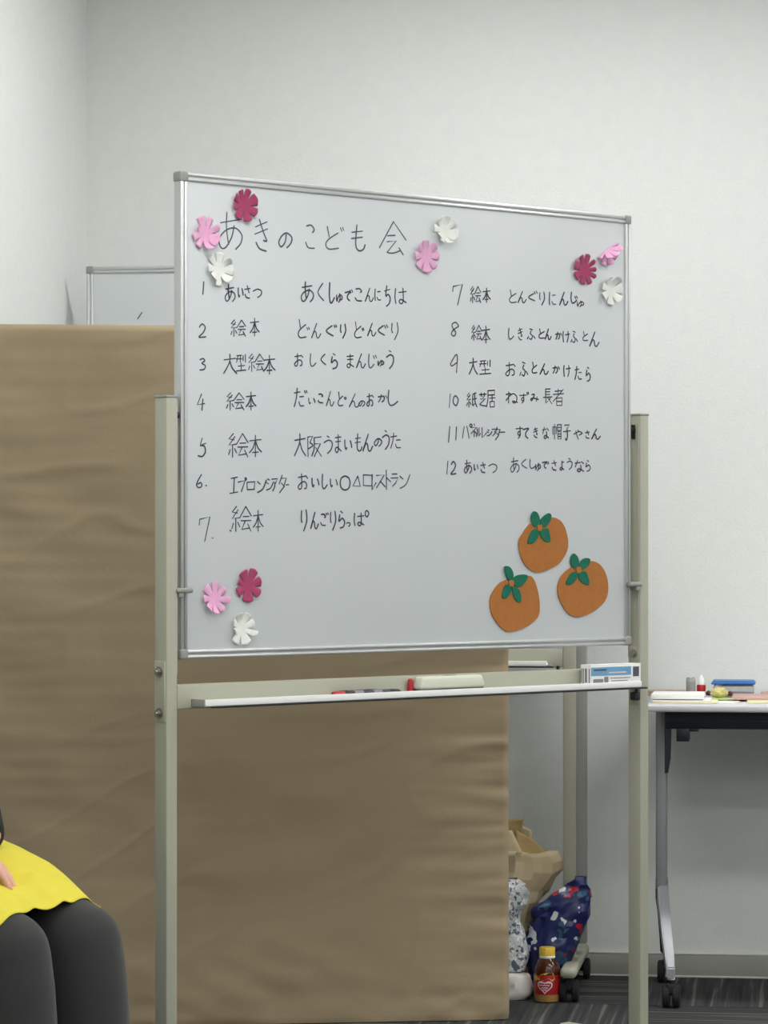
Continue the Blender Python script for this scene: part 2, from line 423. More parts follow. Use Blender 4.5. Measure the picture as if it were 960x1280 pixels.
# ------------------------------------------------------------------ handwriting
G = {
'あ': "8,28 85,20;35,0 33,40 42,85;65,35 55,65 30,92 10,92 3,70 30,48 70,42 97,60 92,82 70,98",
'い': "8,5 10,60 22,95 34,75;75,12 90,50 94,78", 'う': "38,0 62,8;6,38 55,24 92,38 82,75 42,100",
'お': "5,24 72,16;36,0 38,80 20,98 4,84 25,62 62,50 84,64 82,90 62,94;76,12 96,30",
'か': "3,32 50,24 68,34 62,75 42,95;36,0 30,50 6,98;80,12 98,45", 'き': "15,24 85,8;10,47 88,30;38,0 62,40 82,68 62,66;18,72 40,92 80,100",
'く': "82,0 15,52 95,100", 'け': "10,5 6,50 14,98;36,35 100,28;74,4 78,60 60,100",
'こ': "15,8 60,5 88,22 72,34;6,70 32,92 92,95", 'さ': "6,30 94,22;45,0 62,32 78,58;14,66 34,92 88,98",
'し': "14,0 8,60 24,96 58,95 98,72", 'す': "2,20 98,16;60,0 60,60 42,74 30,58 46,42 64,55 58,80 34,100",
'た': "4,26 62,20;32,0 25,50 4,98;56,46 95,44;50,70 62,92 98,92", 'ち': "4,26 92,18;42,0 25,50 62,42 94,60 80,85 34,100",
'つ': "0,28 50,5 96,25 90,70 50,100", 'て': "0,16 95,4 52,40 46,75 86,100", 'と': "16,0 30,46;92,28 25,56 6,80 30,98 96,94",
'な': "4,24 60,18;32,0 8,58;70,10 96,28;64,38 66,80 46,98 28,86 50,72 96,94", 'に': "10,0 6,60 12,98;45,26 90,22;40,70 58,92 98,92",
'ね': "26,0 26,100;4,26 42,20 4,78;30,42 64,18 92,45 88,86 68,98 60,82 100,94",
'の': "56,10 48,60 20,92 2,62 25,20 60,2 97,30 90,70 60,100", 'は': "8,2 4,60 12,98;35,28 98,22;70,0 72,80 55,98 38,85 55,72 98,92",
'ふ': "34,0 66,10;52,20 40,42 64,62 52,94 28,84;4,92 20,68;76,62 98,86", 'ま': "10,18 90,14;14,40 86,37;50,0 52,82 30,98 10,84 35,70 96,92",
'み': "10,10 46,8 10,86 0,66 35,55 100,72;82,34 70,98", 'も': "8,28 80,24;6,52 78,47;42,0 34,75 55,98 84,93 96,75",
'や': "0,46 60,18 96,35 60,56;45,0 58,15;22,12 50,100", 'ゆ': "8,15 4,50 12,86 25,50 60,14 92,35 86,65 50,73;52,0 60,60 38,100",
'よ': "50,16 92,12;48,0 50,80 25,98 6,82 35,70 94,94", 'ら': "34,0 66,10;24,20 12,60 60,42 96,65 76,92 28,100",
'り': "10,4 6,45 18,60;80,0 92,50 42,100", 'ん': "56,0 2,100 30,58 48,62 55,92 75,98 98,70",
'゛': "8,12 40,88;58,0 92,70", '゜': "50,0 96,42 60,98 8,70 14,20 50,0", '.': "!30,40 70,60",
'1': "!64,0 36,100", '2': "10,24 48,0 88,24 60,64 5,97 98,94", '3': "8,12 58,2 84,22 40,42 92,62 74,94 6,100",
'4': "!58,0 4,66 98,58;!74,30 62,100", '5': "!52,0 30,40;30,40 78,44 90,74 54,98 2,94;!50,36 98,28", '6': "84,0 30,45 6,80 45,98 88,84 70,60 22,74",
'7': "!5,34 10,10 98,0 52,100", '8': "94,28 58,0 14,14 24,44 58,74 38,100 6,86 28,56 94,28", '9': "88,34 72,0 4,48 20,62 86,42;86,18 74,100",
'0': "50,0 94,40 62,98 8,74 14,20 50,0", 'エ': "!15,10 92,2;!54,8 46,92;!0,99 98,90", 'プ': "!2,32 84,20 40,98;86,0 100,8 92,18 82,10 86,0",
'ロ': "!8,6 12,96;!8,8 94,2 86,92;!12,92 88,88", 'ン': "4,12 34,32;4,98 60,70 98,0", 'シ': "22,4 46,14;8,34 36,46;8,98 60,80 98,28",
'ア': "!4,12 96,8 62,45;56,34 50,70 18,100", 'タ': "45,0 8,50;!40,18 96,16 62,70 12,100;34,44 76,66", 'ー': "!0,55 100,40",
'レ': "!12,0 16,98 98,52", 'ス': "!8,8 86,4 12,98;50,52 96,92", 'ト': "!20,0 24,100;!22,38 92,60", 'ラ': "!18,4 86,3;!4,35 96,32 66,75 24,100",
'ル': "22,10 26,55 4,98;!60,0 60,95 98,60", 'ハ': "30,8 4,96;64,4 98,96", 'ネ': "44,0 60,12;!8,28 86,25 4,76;!50,50 50,100;60,60 94,86",
'○': "50,0 86,14 99,50 86,86 50,100 14,86 1,50 14,14 50,0", '△': "!60,0 0,96 92,98 60,0",
'□': "!6,4 96,8 88,98;!8,4 8,92 90,96",
'絵': "!26,0 4,22 30,26;!34,12 4,48 40,44;22,46 22,98;10,66 2,88;32,62 42,80;!72,0 42,44;!72,0 100,38;58,40 88,39;48,56 98,55;!70,56 52,90 92,84;82,68 98,97",
'本': "50,0 50,100;4,26 96,20;50,24 30,60 2,82;50,24 70,58 99,78;28,80 72,78", '大': "4,30 92,22;48,0 44,44 2,100;48,38 66,72 99,100",
'型': "5,8 56,5;0,28 60,25;18,8 4,48;42,6 42,48;70,8 70,38;92,0 92,46;50,52 50,95;20,70 86,66;2,99 98,93",
'会': "!0,78 52,0 98,55;30,42 58,41;!28,60 62,57 28,92;28,92 50,94 76,87;72,78 88,99",
'阪': "!8,4 10,100;!8,5 40,2 22,32;22,32 42,45 12,62;!50,8 98,4;50,8 50,60 34,98;!56,38 92,36 50,100;60,55 99,98",
'紙': "!26,0 4,22 30,26;!34,12 4,48 40,44;22,46 22,98;10,66 2,88;32,62 42,80;62,8 92,0;60,10 58,84 76,72;58,44 96,38;78,5 82,60 100,96",
'芝': "4,14 96,10;30,0 30,28;70,0 70,28;50,28 60,36;!20,46 82,43 8,86;8,84 40,92 100,98",
'居': "!15,4 92,2 90,28 18,30;15,4 15,50 0,99;30,48 99,45;62,32 62,66;!38,68 40,99 88,98 88,66 38,68",
'長': "!26,0 26,56;26,2 80,1;26,20 76,19;26,38 76,37;0,57 100,53;!30,56 28,96 50,82;80,62 60,72;48,58 99,99",
'者': "20,15 76,11;48,0 48,32;4,34 96,29;92,4 4,76;!35,56 82,53 80,99 36,99 35,56;35,76 80,75",
'帽': "!4,20 5,70;!4,20 40,19 38,66;!22,0 22,100;!52,5 96,4 93,42 55,43 52,5;54,23 94,22;!58,50 93,50 92,99 59,99 58,50;58,66 92,65;58,82 92,82",
'子': "!14,10 86,7 50,32;50,32 58,70 44,98 26,88;0,48 100,43",
}
LINES = [
("title", 1.05, 'ink_thin', "あ 273 265 303 313|き 316 274 337 314|の 348 291 365 310|こ 381 280 394 312|と 406 283 424 312|゛ 425 284 430 290|も 438 281 457 314|会 474 277 508 319"),
("1", 1, 'ink', "1 252 352 256 368|あ 281 355 294 377.5|い 297 359 304 372|さ 305 357 313 373|つ 316 361 327 372|あ 376 352 392 378|く 396 354 405 376|し 411 353 418 379|ゆ 420 367 428 378|て 431 364 438 376|゛ 437 362 441 367|こ 443 360 453 377|ん 456 360 467 377|に 468 361 476 376|ち 480 357 488 383|は 493 360 508 380"),
("2", 1, 'ink', "2 248 405 257.5 422|絵 288 400 307 421|本 312 397.5 324 420|と 372 399 383 422.5|゛ 383 409 387 413|ん 389 404 401 422.5|く 406 407 417 420|゛ 417 406 421 410|り 425 405 432.5 423|と 442.5 402 452 422.5|゛ 452 410 455 414|ん 459 404 470 420|く 471 407 481 419|゛ 480 406 485 411|り 489 403 498 425"),
("3", 1, 'ink', "3 249 448 257 462.5|大 279 442.5 296 467|型 295 443 307.5 464|絵 310 442.5 330 465|本 329 444 344 468|お 367.5 442 379 458|し 387 442 395 458|く 400 442.5 407.5 456|ら 413 442 422 461|ま 432.5 442.5 442.5 460|ん 445 442 457 460|し 460 442.5 467.5 460|゛ 466 444 471 449|ゆ 472 450 480 458|う 482 438 492.5 461"),
("4", 1, 'ink', "4 246 492.5 256 513|絵 282.5 491 305 513|本 307 490 320 512.5|た 367 485 380 509|゛ 380 488 384 492|い 385 497 394 505|こ 397 492 404 504|ん 407.5 489 417.5 507.5|と 422 490 429 507.5|゛ 430 496 433 500|ん 436 492 450 509|の 448 501 456 508|お 458 492 467 508|か 472 493 484 503|し 484 487.5 497.5 507"),
("5", 1, 'ink', "5 247 547.5 257.5 571|絵 285 542 310 572|本 311 544 327 571|大 367.5 542 382.5 570|阪 383 545 402 571|う 404 545 416 567|ま 418 543 427 566|い 430 549 440 562.5|も 443 542 452.5 564|ん 453 542.5 466 564|の 467.5 548 477 558|う 477 538 487 562|た 487.5 541 501 561"),
("6", 1, 'ink', "6 245 593 253 610|. 256 606 259 608|エ 287 596 297.5 617|プ 297 597 308 615|ロ 307.5 602 319 613|ン 321 600 333 616|シ 332 598 342 613|ア 339 597 347 614|タ 348 594 358 616|ー 357 605 361 607|お 372 592 385 612|い 389 597 399 609|し 402 592.5 409 611|い 412 598 422 609|○ 425 595 437.5 612.5|△ 441 595 451 608|□ 453 593 466 608|レ 464 593 470 613|ス 469 593 482 610|ト 481 587.5 489 612|ラ 488 592 497.5 608|ン 499 593 512.5 611"),
("7", 1, 'ink', "7 248 646 262.5 677|. 264 671.5 267 673.5|絵 289 633 314 665|本 316 638 329 664|. 286 662 290 665|り 376 637 384 664|ん 388 640 398 661|こ 400 642 407.5 657.5|゛ 407 641 411 644|り 412.5 639 420 663|ら 422.5 639 431 660|つ 433 653 437.5 658|は 442 641 455 657.5|゜ 456 638 461 646"),
("7 right", 1, 'ink', "7 565 355.5 578 381.5|絵 587.5 358 601 379|本 603 360 613 378|と 636 362 646 378.5|ん 647 364 658 378.5|く 659 367 669 376|゛ 667 364 672 368|り 674 365 681 381.5|に 686 365 695 381.5|ん 699 365 710 381.5|し 713 365 721 379|゛ 718 370 722 374|ゆ 721 376 730 384"),
("8", 1, 'ink', "8 563.5 403 574 420|絵 589 406.5 602 426|本 602 407.5 612.5 429|し 635 410 642 424|き 646.5 410 653.5 425|ふ 658.5 411 669 425|と 673 411 681 423|ん 681 411 689 424.5|か 694 415 702 424.5|け 703 413.5 712 428|ふ 713 414 722 429|と 728 414 735 426|ん 736.5 415 749 433"),
("9", 1, 'ink', "9 563 443 573 466|大 586 447.5 597 468|型 599 450 613.5 468|お 631.5 453 644.5 470|ふ 649 452.5 660 471|と 664.5 452.5 671.5 466.5|ん 674.5 454.5 685.5 468|か 690.5 457 699.5 467|け 704 456 713 471|た 718 458 727 475|ら 732 459 738 476.5"),
("10", 1, 'ink', "1 560 492 564 509.5|0 566 494.5 573 507|紙 583 491 596 509.5|芝 598.5 491 608 508|居 608 487.5 619 509|ね 631.5 489.5 647 504|す 649 492 658 504|゛ 658 490 661 494|み 663.5 492.5 673 502|長 679 486 690 505|者 690.5 486 705 507"),
("11", 1, 'ink', "1 558.5 533 564 553|1 568.5 533.5 571.5 550|ハ 577.5 532 586.5 548.5|゜ 587 530 590 534|ネ 588 530 597 546|ル 595 534.5 601 546|レ 601.5 534.5 608 547.5|シ 608 537 615 545|ア 614 535.5 622 545|タ 618 534 625 550|ー 624 539.5 631 541|す 644.5 533 653.5 548|て 653.5 535 661 548|き 666 534.5 672.5 547|な 677.5 534 686 548.5|帽 690.5 530 702 549|子 704 529.5 713 550.5|や 717 537.5 728 549|さ 731 538 737 548|ん 739 536 750.5 549"),
("12", 1, 'ink', "1 556.5 576 561.5 593|2 563 577 570 593|あ 580 575 589.5 592|い 592 580 597.5 588|さ 600 578 607 591|つ 610.5 579.5 621 591|あ 638 572 649 591|く 650.5 574 659 585.5|し 661.5 574 669.5 585.5|ゆ 669 579 676 588.5|て 677.5 577 683.5 585.5|゛ 683 577 686 581|さ 689 575.5 696 588|よ 699.5 576 705 588|う 708 573 715.5 587|な 718 575.5 730 590|ら 731.5 575.5 738 589"),
]
rng = random.Random(4); depth = 0; chars = []
def stroke(bm, pts, hw, y):
    pts = [p for i, p in enumerate(pts) if i == 0 or (p - pts[i - 1]).length > 1e-5]
    if len(pts) < 2: return
    L = []; 
    for i, p in enumerate(pts):
        d = (pts[min(i + 1, len(pts) - 1)] - pts[max(i - 1, 0)]).normalized(); n = Vector((-d.y, d.x))
        h = hw * (.85 if i in (0, len(pts) - 1) else 1)
        L.append((p + n * h, p - n * h))
    d0 = (pts[0] - pts[1]).normalized() * hw * .7; d1 = (pts[-1] - pts[-2]).normalized() * hw * .7
    V = [(bm.verts.new((a.x, y, a.y)), bm.verts.new((b.x, y, b.y))) for a, b in L]
    for i in range(len(V) - 1): bm.faces.new((V[i][0], V[i][1], V[i + 1][1], V[i + 1][0]))
    e0 = pts[0] + d0; e1 = pts[-1] + d1
    bm.faces.new((V[0][0], V[0][1], bm.verts.new((e0.x, y, e0.y)))); bm.faces.new((V[-1][1], V[-1][0], bm.verts.new((e1.x, y, e1.y))))
for nm, wgt, mm, spec in LINES:
    ln = empty('handwritten_line'); ln.parent = stand
    ln['label'] = 'handwritten title across the top, thin grey marker' if nm == 'title' else 'handwritten programme line numbered ' + nm.replace(' right', ' in the right column')
    for item in spec.split('|'):
        ch, *q = item.split(' '); x0, y0, x1, y1 = map(float, q)
        if ch in '゛゜' : bm = last
        else: bm = B()
        last = bm
        dense = ch in '絵型紙芝居帽者長阪'
        for st in G[ch].split(';'):
            sharp = st[0] == '!'; pts = [tuple(map(float, p.split(','))) for p in st.lstrip('!').split(' ')]
            pts = [Vector((x0 + a / 100 * (x1 - x0), y0 + b / 100 * (y1 - y0))) for a, b in pts]
            if not sharp: pts = catmull(pts, 6)
            pts = [Vector(onboard(p.x, p.y)) for p in pts]
            depth = (depth + 1) % 40
            stroke(bm, pts, .00145 * wgt * rng.uniform(.85, 1.15) * (.95 if dense else 1), .0036 - depth * .000006)
        chars.append((ch, bm, ln, mm)) if ch not in '゛゜' else None
for ch, bm, ln, mm in chars: tag(obj('handwritten_character', bm, M[mm], ln, smooth=0), kind='stuff')
# ghost smudges of wiped ink are in the enamel's tone only

# ------------------------------------------------------------------ paper flowers on the board
def flower(px, py, rad, notches, m, label, group, seed, lift=.010, fold=None, curls={}, tilt=0):
    r = random.Random(seed)
    u, z = onboard(px, py, -.003)
    bm = B(); cv = bm.verts.new((0, -.0018, 0)); N = len(notches)
    na = sorted(notches); rin = .36 * rad; inner = []
    K = 6; rings = []
    for i in range(N):
        a0, a1 = na[i], na[(i + 1) % N] + (360 if i == N - 1 else 0)
        gap = r.uniform(4.0, 8.5); L = curls.get(i, r.uniform(.1, 1.0)) * lift; RR = rad * r.uniform(.92, 1.04)
        mid = (a0 + a1) / 2
        base = [];
        for k in range(K + 1):
            t = k / K; ang = R(a0 + (a1 - a0) * t)
            base.append((ang, t))
        rows = []
        for fr in (0, .3, .55, .8, 1.0):
            row = []
            for ang, t in base:
                edge = abs(t - .5) * 2
                rr = rin + (RR - rin) * fr * (1 - (.035 * edge ** 2 if fr == 1 else 0))
                gg = R(gap) * fr ** .8
                an = ang + (gg if t < .5 else -gg) * edge
                y = -.0018 - L * (fr ** 1.6) * (1 + .3 * (t - .5)) + .0012 * math.cos(t * 6.28) * fr
                x, zz = rr * math.cos(an), rr * math.sin(an)
                rr_l = math.hypot(x, zz)
                # curling shortens the petal
                s = 1 - .14 * (L / max(lift, 1e-6)) * fr ** 2 * (lift / .012)
                x *= s if fr > 0 else 1; zz *= s if fr > 0 else 1
                row.append((x, y, zz))
            rows.append(row)
        rings.append(rows)
    vr = {}
    for i in range(N):
        rows = rings[i]; vv = []
        for q, row in enumerate(rows):
            lst = []
            for k, c in enumerate(row):
                if q == 0:
                    key = (i, k) if k < K else ((i + 1) % N, 0)
                    if key not in vr: vr[key] = bm.verts.new(c)
                    lst.append(vr[key])
                else: lst.append(bm.verts.new(c))
            vv.append(lst)
        for k in range(K):
            bm.faces.new((cv, vv[0][k], vv[0][k + 1]))
            for q in range(4): bm.faces.new((vv[q][k], vv[q + 1][k], vv[q + 1][k + 1], vv[q][k + 1]))
    if fold:                                     # fold everything beyond a line towards the viewer
        fa, fd, ang = fold; n = Vector((math.cos(R(fa)), math.sin(R(fa))))
        for v in bm.verts:
            s = v.co.x * n.x + v.co.z * n.y - fd * rad
            if s > 0:
                h = -v.co.y
                ns = s * math.cos(R(ang)); y = -(h + s * math.sin(R(ang)))
                v.co.x += n.x * (ns - s); v.co.z += n.y * (ns - s); v.co.y = y
    p = bworld(u, z, -.003)
    o = obj('paper_flower', bm, m, smooth=60, loc=p, rz=BR); o.rotation_euler = (0, 0, BR)
    sm = o.modifiers.new('thickness', 'SOLIDIFY'); sm.thickness = .0004; sm.offset = 0
    return tag(o, label, 'paper flower', group)
E8 = [0, 45, 90, 135, 180, 225, 270, 315]
GF = 'cut paper flowers on the whiteboard'
flower(304.5, 256, .0335, [52, 92, 130, 172, 212, 262, 308, 355], M['crimson'], 'crimson cut paper flower at the top left corner, above the title', GF, 3, .006)
flower(255.5, 292.5, .034, [5, 45, 85, 130, 172, 215, 255, 300], M['pink'], 'pink cut paper flower beside the left frame, left of the title', GF, 5, .012, curls={5: .2, 6: 1.2, 7: 1.0, 1: .1, 2: .1})
flower(272.5, 336.5, .0345, [20, 60, 110, 155, 200, 250, 290, 335], M['whitep'], 'white cut paper flower below the pink one at upper left', GF, 8, .015)
flower(554.5, 288.5, .0335, [12, 55, 100, 150, 195, 228, 262, 305], M['whitep'], 'white cut paper flower right of the title', GF, 11, .014, curls={4: 1.1, 5: 1.1, 6: 1.2, 7: 1.1})
flower(532, 320, .0345, [25, 70, 120, 160, 205, 245, 300, 340], M['pink'], 'pink cut paper flower at the end of the title, below a white one', GF, 14, .009)
flower(757, 313, .034, [5, 50, 95, 140, 185, 230, 275, 315], M['pink'], 'pink cut paper flower folded over at the top right corner', GF, 17, .008, fold=(122, .02, 118))
flower(730.5, 337, .0345, [18, 52, 95, 140, 188, 232, 275, 318, 350], M['crimson'], 'crimson cut paper flower at the top right corner', GF, 20, .005)
flower(763, 362.5, .0335, [30, 85, 140, 190, 240, 290, 340], M['whitep'], 'white cut paper flower below the others at the right edge', GF, 23, .015)
flower(267.5, 748.5, .0335, [15, 62, 110, 160, 200, 250, 290, 335], M['pink'], 'pink cut paper flower at the bottom left corner', GF, 26, .010, curls={4: 1.3})
flower(309.5, 731.5, .0335, [38, 90, 146, 184, 233, 302, 350], M['crimson'], 'crimson cut paper flower at the bottom left corner', GF, 29, .005)
flower(301.5, 785, .034, [40, 88, 135, 175, 215, 262, 318, 355], M['whitep'], 'white curled paper flower at the bottom left corner', GF, 32, .018)

# ------------------------------------------------------------------ felt persimmons
def persimmon(body, leaves, centre, label):
    def mp(pts, w_=-.004): return [Vector(onboard(590 + x / 4.571, 620 + y / 4.571, w_)) for x, y in pts]
    o2 = mp([centre])[0]
    root = empty('felt_persimmon', bworld(o2.x, o2.y, -.004), BR, label, 'felt cutout', 'felt persimmons')
    def poly(name, pts, m, y0, y1, par, closed=True):
        pp = catmull(pts, 4, True) if closed else pts
        bm = B(); prism(bm, [(p.x - o2.x, p.y - o2.y) for p in pp], y0, y1)
        es = [e for e in bm.edges if abs(e.verts[0].co.y - y1) < 1e-7 and abs(e.verts[1].co.y - y1) < 1e-7]
        bmesh.ops.bevel(bm, geom=es, offset=.0006, segments=2, affect='EDGES')
        return obj(name, bm, m, par, smooth=50)
    fr = poly('fruit', mp(body), M['orange'], -.0004, -.0030, root)
    for lf in leaves: poly('calyx_leaf', mp(lf), M['green'], -.0030, -.0048, root)
    c = centre
    poly('stem_tip', mp([(c[0] - 13, c[1] - 13), (c[0] + 13, c[1] - 16), (c[0] + 13, c[1] + 14), (c[0] - 10, c[1] + 16)]), M['orange'], -.0030, -.0056, root)
persimmon([(262, 270), (285, 215), (340, 150), (450, 122), (510, 150), (538, 220), (545, 290), (520, 350), (480, 395), (380, 438), (320, 415), (280, 360)],
 [[(345, 88), (370, 100), (380, 140), (376, 172), (342, 172), (330, 120)], [(384, 172), (388, 130), (430, 98), (447, 115), (435, 150), (410, 178)], [(374, 195), (345, 190), (318, 230), (312, 268), (340, 270), (368, 240)], [(380, 198), (425, 185), (435, 215), (440, 262), (410, 258), (385, 230)]],
 (377, 182), 'orange felt persimmon, topmost of the three on the whiteboard')
persimmon([(98, 600), (120, 540), (175, 485), (310, 455), (350, 480), (375, 560), (382, 650), (365, 700), (300, 750), (210, 777), (160, 750), (110, 680)],
 [[(180, 402), (212, 408), (230, 450), (225, 485), (198, 480), (183, 440)], [(228, 490), (240, 458), (285, 448), (312, 458), (295, 495), (262, 520), (235, 512)], [(212, 505), (178, 515), (163, 578), (195, 578), (218, 540)], [(222, 520), (262, 535), (275, 600), (250, 603), (230, 575)]],
 (215, 498), 'orange felt persimmon, lower left of the three on the whiteboard')
persimmon([(485, 520), (505, 460), (560, 410), (670, 372), (730, 395), (765, 460), (773, 540), (755, 600), (690, 660), (600, 692), (540, 665), (495, 590)],
 [[(572, 328), (598, 350), (603, 385), (595, 412), (568, 408), (556, 370)], [(604, 410), (612, 375), (640, 355), (668, 362), (660, 395), (625, 420)], [(594, 435), (560, 440), (530, 490), (540, 508), (575, 492), (596, 458)], [(602, 438), (640, 430), (655, 460), (662, 505), (630, 500), (605, 475)]],
 (600, 422), 'orange felt persimmon, lower right of the three on the whiteboard')

# ------------------------------------------------------------------ things on the pen tray (local frame of the first stand)
def trayloc(px, y=-.030):                       # u on the tray at that pixel column
    d = Vector(((px - 480) / F, 1.0)); t = (BO.dot(BN) - y) / d.dot(BN)
    return (d * t - BO).dot(BE)
TZ = .8036
# eraser
u0, u1 = trayloc(521), trayloc(601)
e = empty('whiteboard_eraser', bworld((u0 + u1) / 2, TZ, .0295), BR, 'cream plastic whiteboard eraser lying on the pen tray', 'eraser')
h = (u1 - u0) / 2
bm = B(); box(bm, -h + .002, h - .002, -.0135, .0135, 0, .010, .002); obj('felt_pad', bm, M['rubber'], e)
bm = B(); box(bm, -h, h, -.0155, .0155, .0095, .036, .007, seg=4)
for v in bm.verts:
    if v.co.z > .026: v.co.x *= .955; v.co.y *= .9
obj('handle', bm, M['cream'], e)
bm = B(); box(bm, -.012, .012, -.008, .008, .0358, .0366, .0003); o = obj('badge', bm, M['plastic_grey'], e); o['label'] = 'small grey badge'
# a small red marker cap standing beside the eraser
o = empty('marker_pen', bworld(u0 - .0075, TZ, .0195), BR, 'short red marker cap standing against the left end of the cream eraser', 'marker pen')
bm = B(); lathe(bm, [(.0055, 0), (.0062, .001), (.0058, .024)], 16); obj('cap_body', bm, M['ink_red'], o)
bm = B(); lathe(bm, [(.0058, .024), (.0050, .030), (.003, .032)], 16); obj('cap_tip', bm, M['ink_red'], o)
def pen(root, L, m, mc, lean=0):
    bm = B(); tube(bm, [(-L / 2, 0, .0068), (-L / 2 + .004, 0, .0068), (L * .18, 0, .0068), (L * .2, 0, .0068)], [.0055, .0066, .0066, .006], 14); obj('barrel', bm, m, root)
    bm = B(); tube(bm, [(L * .2, 0, .0068), (L * .22, 0, .0068), (L / 2 - .004, 0, .0068), (L / 2, 0, .0068)], [.006, .0068, .0062, .005], 14); obj('cap', bm, mc, root)
    bm = B(); tube(bm, [(-L * .3, 0, .0068), (-L * .05, 0, .0068)], .00675, 14, cap=False); obj('sleeve', bm, M['printgrey'], root)
GP = 'marker pens on the tray'
for (pa, pb, y, m, mc, lb, r) in ((416, 462, -.0370, 'black', 'ink_red', 'black marker pen with a red cap, leftmost on the tray front', math.pi),
                               (457, 499, -.0375, 'ink_blue', 'black', 'black-capped blue-grey marker pen on the tray, right of the red-capped one', 0),
                               (424, 472, -.0200, 'black', 'black', 'all black marker pen on the tray, behind the red-capped one', 0)):
    a, b = trayloc(pa, y), trayloc(pb, y)
    o = empty('marker_pen', bworld((a + b) / 2, TZ + .0012, -y), BR + r, lb, 'marker pen', GP)
    pen(o, b - a, M[m], M[mc])
# white and blue carton at the right end
a, b = trayloc(739, -.0455), trayloc(801, -.0455)
e = empty('marker_carton', bworld(a, TZ, .0455), BR, 'white and blue printed carton standing on the tray at its right end', 'carton')
Wc = b - a; Hc = .047; 
bm = B(); box(bm, 0, Wc, 0, .031, 0, Hc, .0008); obj('carton', bm, M['paperw'], e)
def plate(name, x0, x1, z0, z1, m, y=-.0004, par=e):
    bm = B(); box(bm, x0 * Wc, x1 * Wc, y, .0005, z0 * Hc, z1 * Hc); return obj(name, bm, m, par, smooth=0)
plate('printed_band', .0, .80, .50, .88, M['printblue'])
plate('grey_print', .04, .24, .06, .36, M['printgrey'])
plate('grey_panel', .84, .96, .42, .86, M['printdark'])
for k in range(3): plate('text_row', .38 + .02 * k, .78 - .05 * k, .36 - k * .12, .40 - k * .12, M['printgrey'])
plate('text_row', .26, .34, .15, .45, M['printgrey']); plate('text_row', .05, .3, .72, .80, M['printdark'], -.0007); plate('text_row', .35, .7, .60, .66, M['labelwhite'], -.0007)
bm = B()
for k, (y0, y1) in enumerate(((.004, .007), (.012, .018), (.021, .024), (.026, .029))): box(bm, -.0005, .0005, y0, y1, .006 + .004 * (k % 2), Hc - .008)
obj('side_print', bm, M['printgrey'], e, smooth=0)

# ------------------------------------------------------------------ brown covered partition
PR = Vector((.290, 7.307)); PL = Vector((-.893, 7.155)); pd_ = PL - PR; PW = pd_.length; PA = math.atan2(-pd_.y, -pd_.x); PH = 1.60
part = empty('partition', (PL.x, PL.y, 0), PA, 'tall brown kraft covered partition panel behind the whiteboard', 'partition')
bm = B(); NX, NZ = 150, 200
def wr(x, z):                                   # wrinkles of the covering: near the side edges and the foot
    e = 0
    dr = PW - x; dl = x
    e += .0090 * math.exp(-dr / .10) * (noise.noise(Vector((x * 3, z * 22, 1.3))) + .6 * noise.noise(Vector((x * 6, z * 44, 4.1))))
    e += .0062 * math.exp(-dl / .30) * (noise.noise(Vector((x * 2.5, z * 9 + x * 5, 7.7))) + .5 * noise.noise(Vector((x * 4, z * 34, 2.2))))
    e += .0110 * math.exp(-z / .07) * noise.noise(Vector((x * 9 + z * 8, z * 16, 3.3)))
    e += .0016 * noise.noise(Vector((x * 4, z * 9, 5))) + .0030 * noise.noise(Vector((x * 1.3, z * 2.1, 9)))
    n = noise.noise(Vector((x * 3.1 + 2, z * 7 - x * 3, 12.)))
    e += .0030 * max(0, 1 - abs(n) * 9) * (.4 + .6 * noise.noise(Vector((x * 2, z * 2, 20))))
    return e
rr = .012
grid = []
for j in range(NZ + 1):
    z = .002 + (PH - .002) * j / NZ; row = []
    for i in range(NX + 1):
        x = PW * i / NX
        y = -wr(x, z)
        # rounded edges
        for d in (x, PW - x, PH - z, z + .004):
            if d < rr: y += rr - math.sqrt(max(0, rr * rr - (rr - d) ** 2))
        row.append(bm.verts.new((x, y, z)))
    grid.append(row)
for j in range(NZ):
    for i in range(NX): bm.faces.new((grid[j][i], grid[j][i + 1], grid[j + 1][i + 1], grid[j + 1][i]))
obj('front_covering', bm, M['kraft'], part, smooth=80)
bm = B(); box(bm, 0, PW, .011, .040, 0.002, PH, .004)
obj('panel_core', bm, M['kraft'], part)
for x in (.15, PW - .15):
    bm = B(); box(bm, x - .02, x + .02, .040, .30, .0, .02, .004); box(bm, x - .015, x + .015, .040, .055, .02, .5, .002); obj('back_foot', bm, M['silver'], part)

# ------------------------------------------------------------------ folding table on the right, square to the room
tb = at(806, 880, 7.46); 
tl = Vector((tb.x, tb.y))
tab = empty('folding_table', (tl.x, tl.y, 0), RA, 'pale grey folding table with black beam against the wall', 'table')
TH = .721; TD = .555; TW = 1.5
bm = B(); box(bm, 0, TW, 0, TD, TH - .017, TH, .005, seg=3); obj('tabletop', bm, M['tabletop'], tab)
bm = B(); box(bm, .044, TW - .05, .06, .10, TH - .060, TH - .017, .003); box(bm, .044, TW - .05, .055, .062, TH - .044, TH - .040, .001); obj('front_beam', bm, M['navy'], tab)
bm = B(); box(bm, .050, TW - .05, TD - .12, TD - .08, TH - .060, TH - .017, .003); obj('rear_beam', bm, M['navy'], tab)
bm = B(); prism(bm, [(.044, TH - .058), (.060, TH - .058), (.058, TH - .13), (.052, TH - .165), (.044, TH - .166)], .062, .078); obj('fold_lever', bm, M['navy'], tab)
bm = B(); box(bm, .072, .103, .055, .105, TH - .090, TH - .058, .003); box(bm, .095, .124, .062, .095, TH - .066, TH - .058, .001); obj('latch_block', bm, M['navy'], tab)
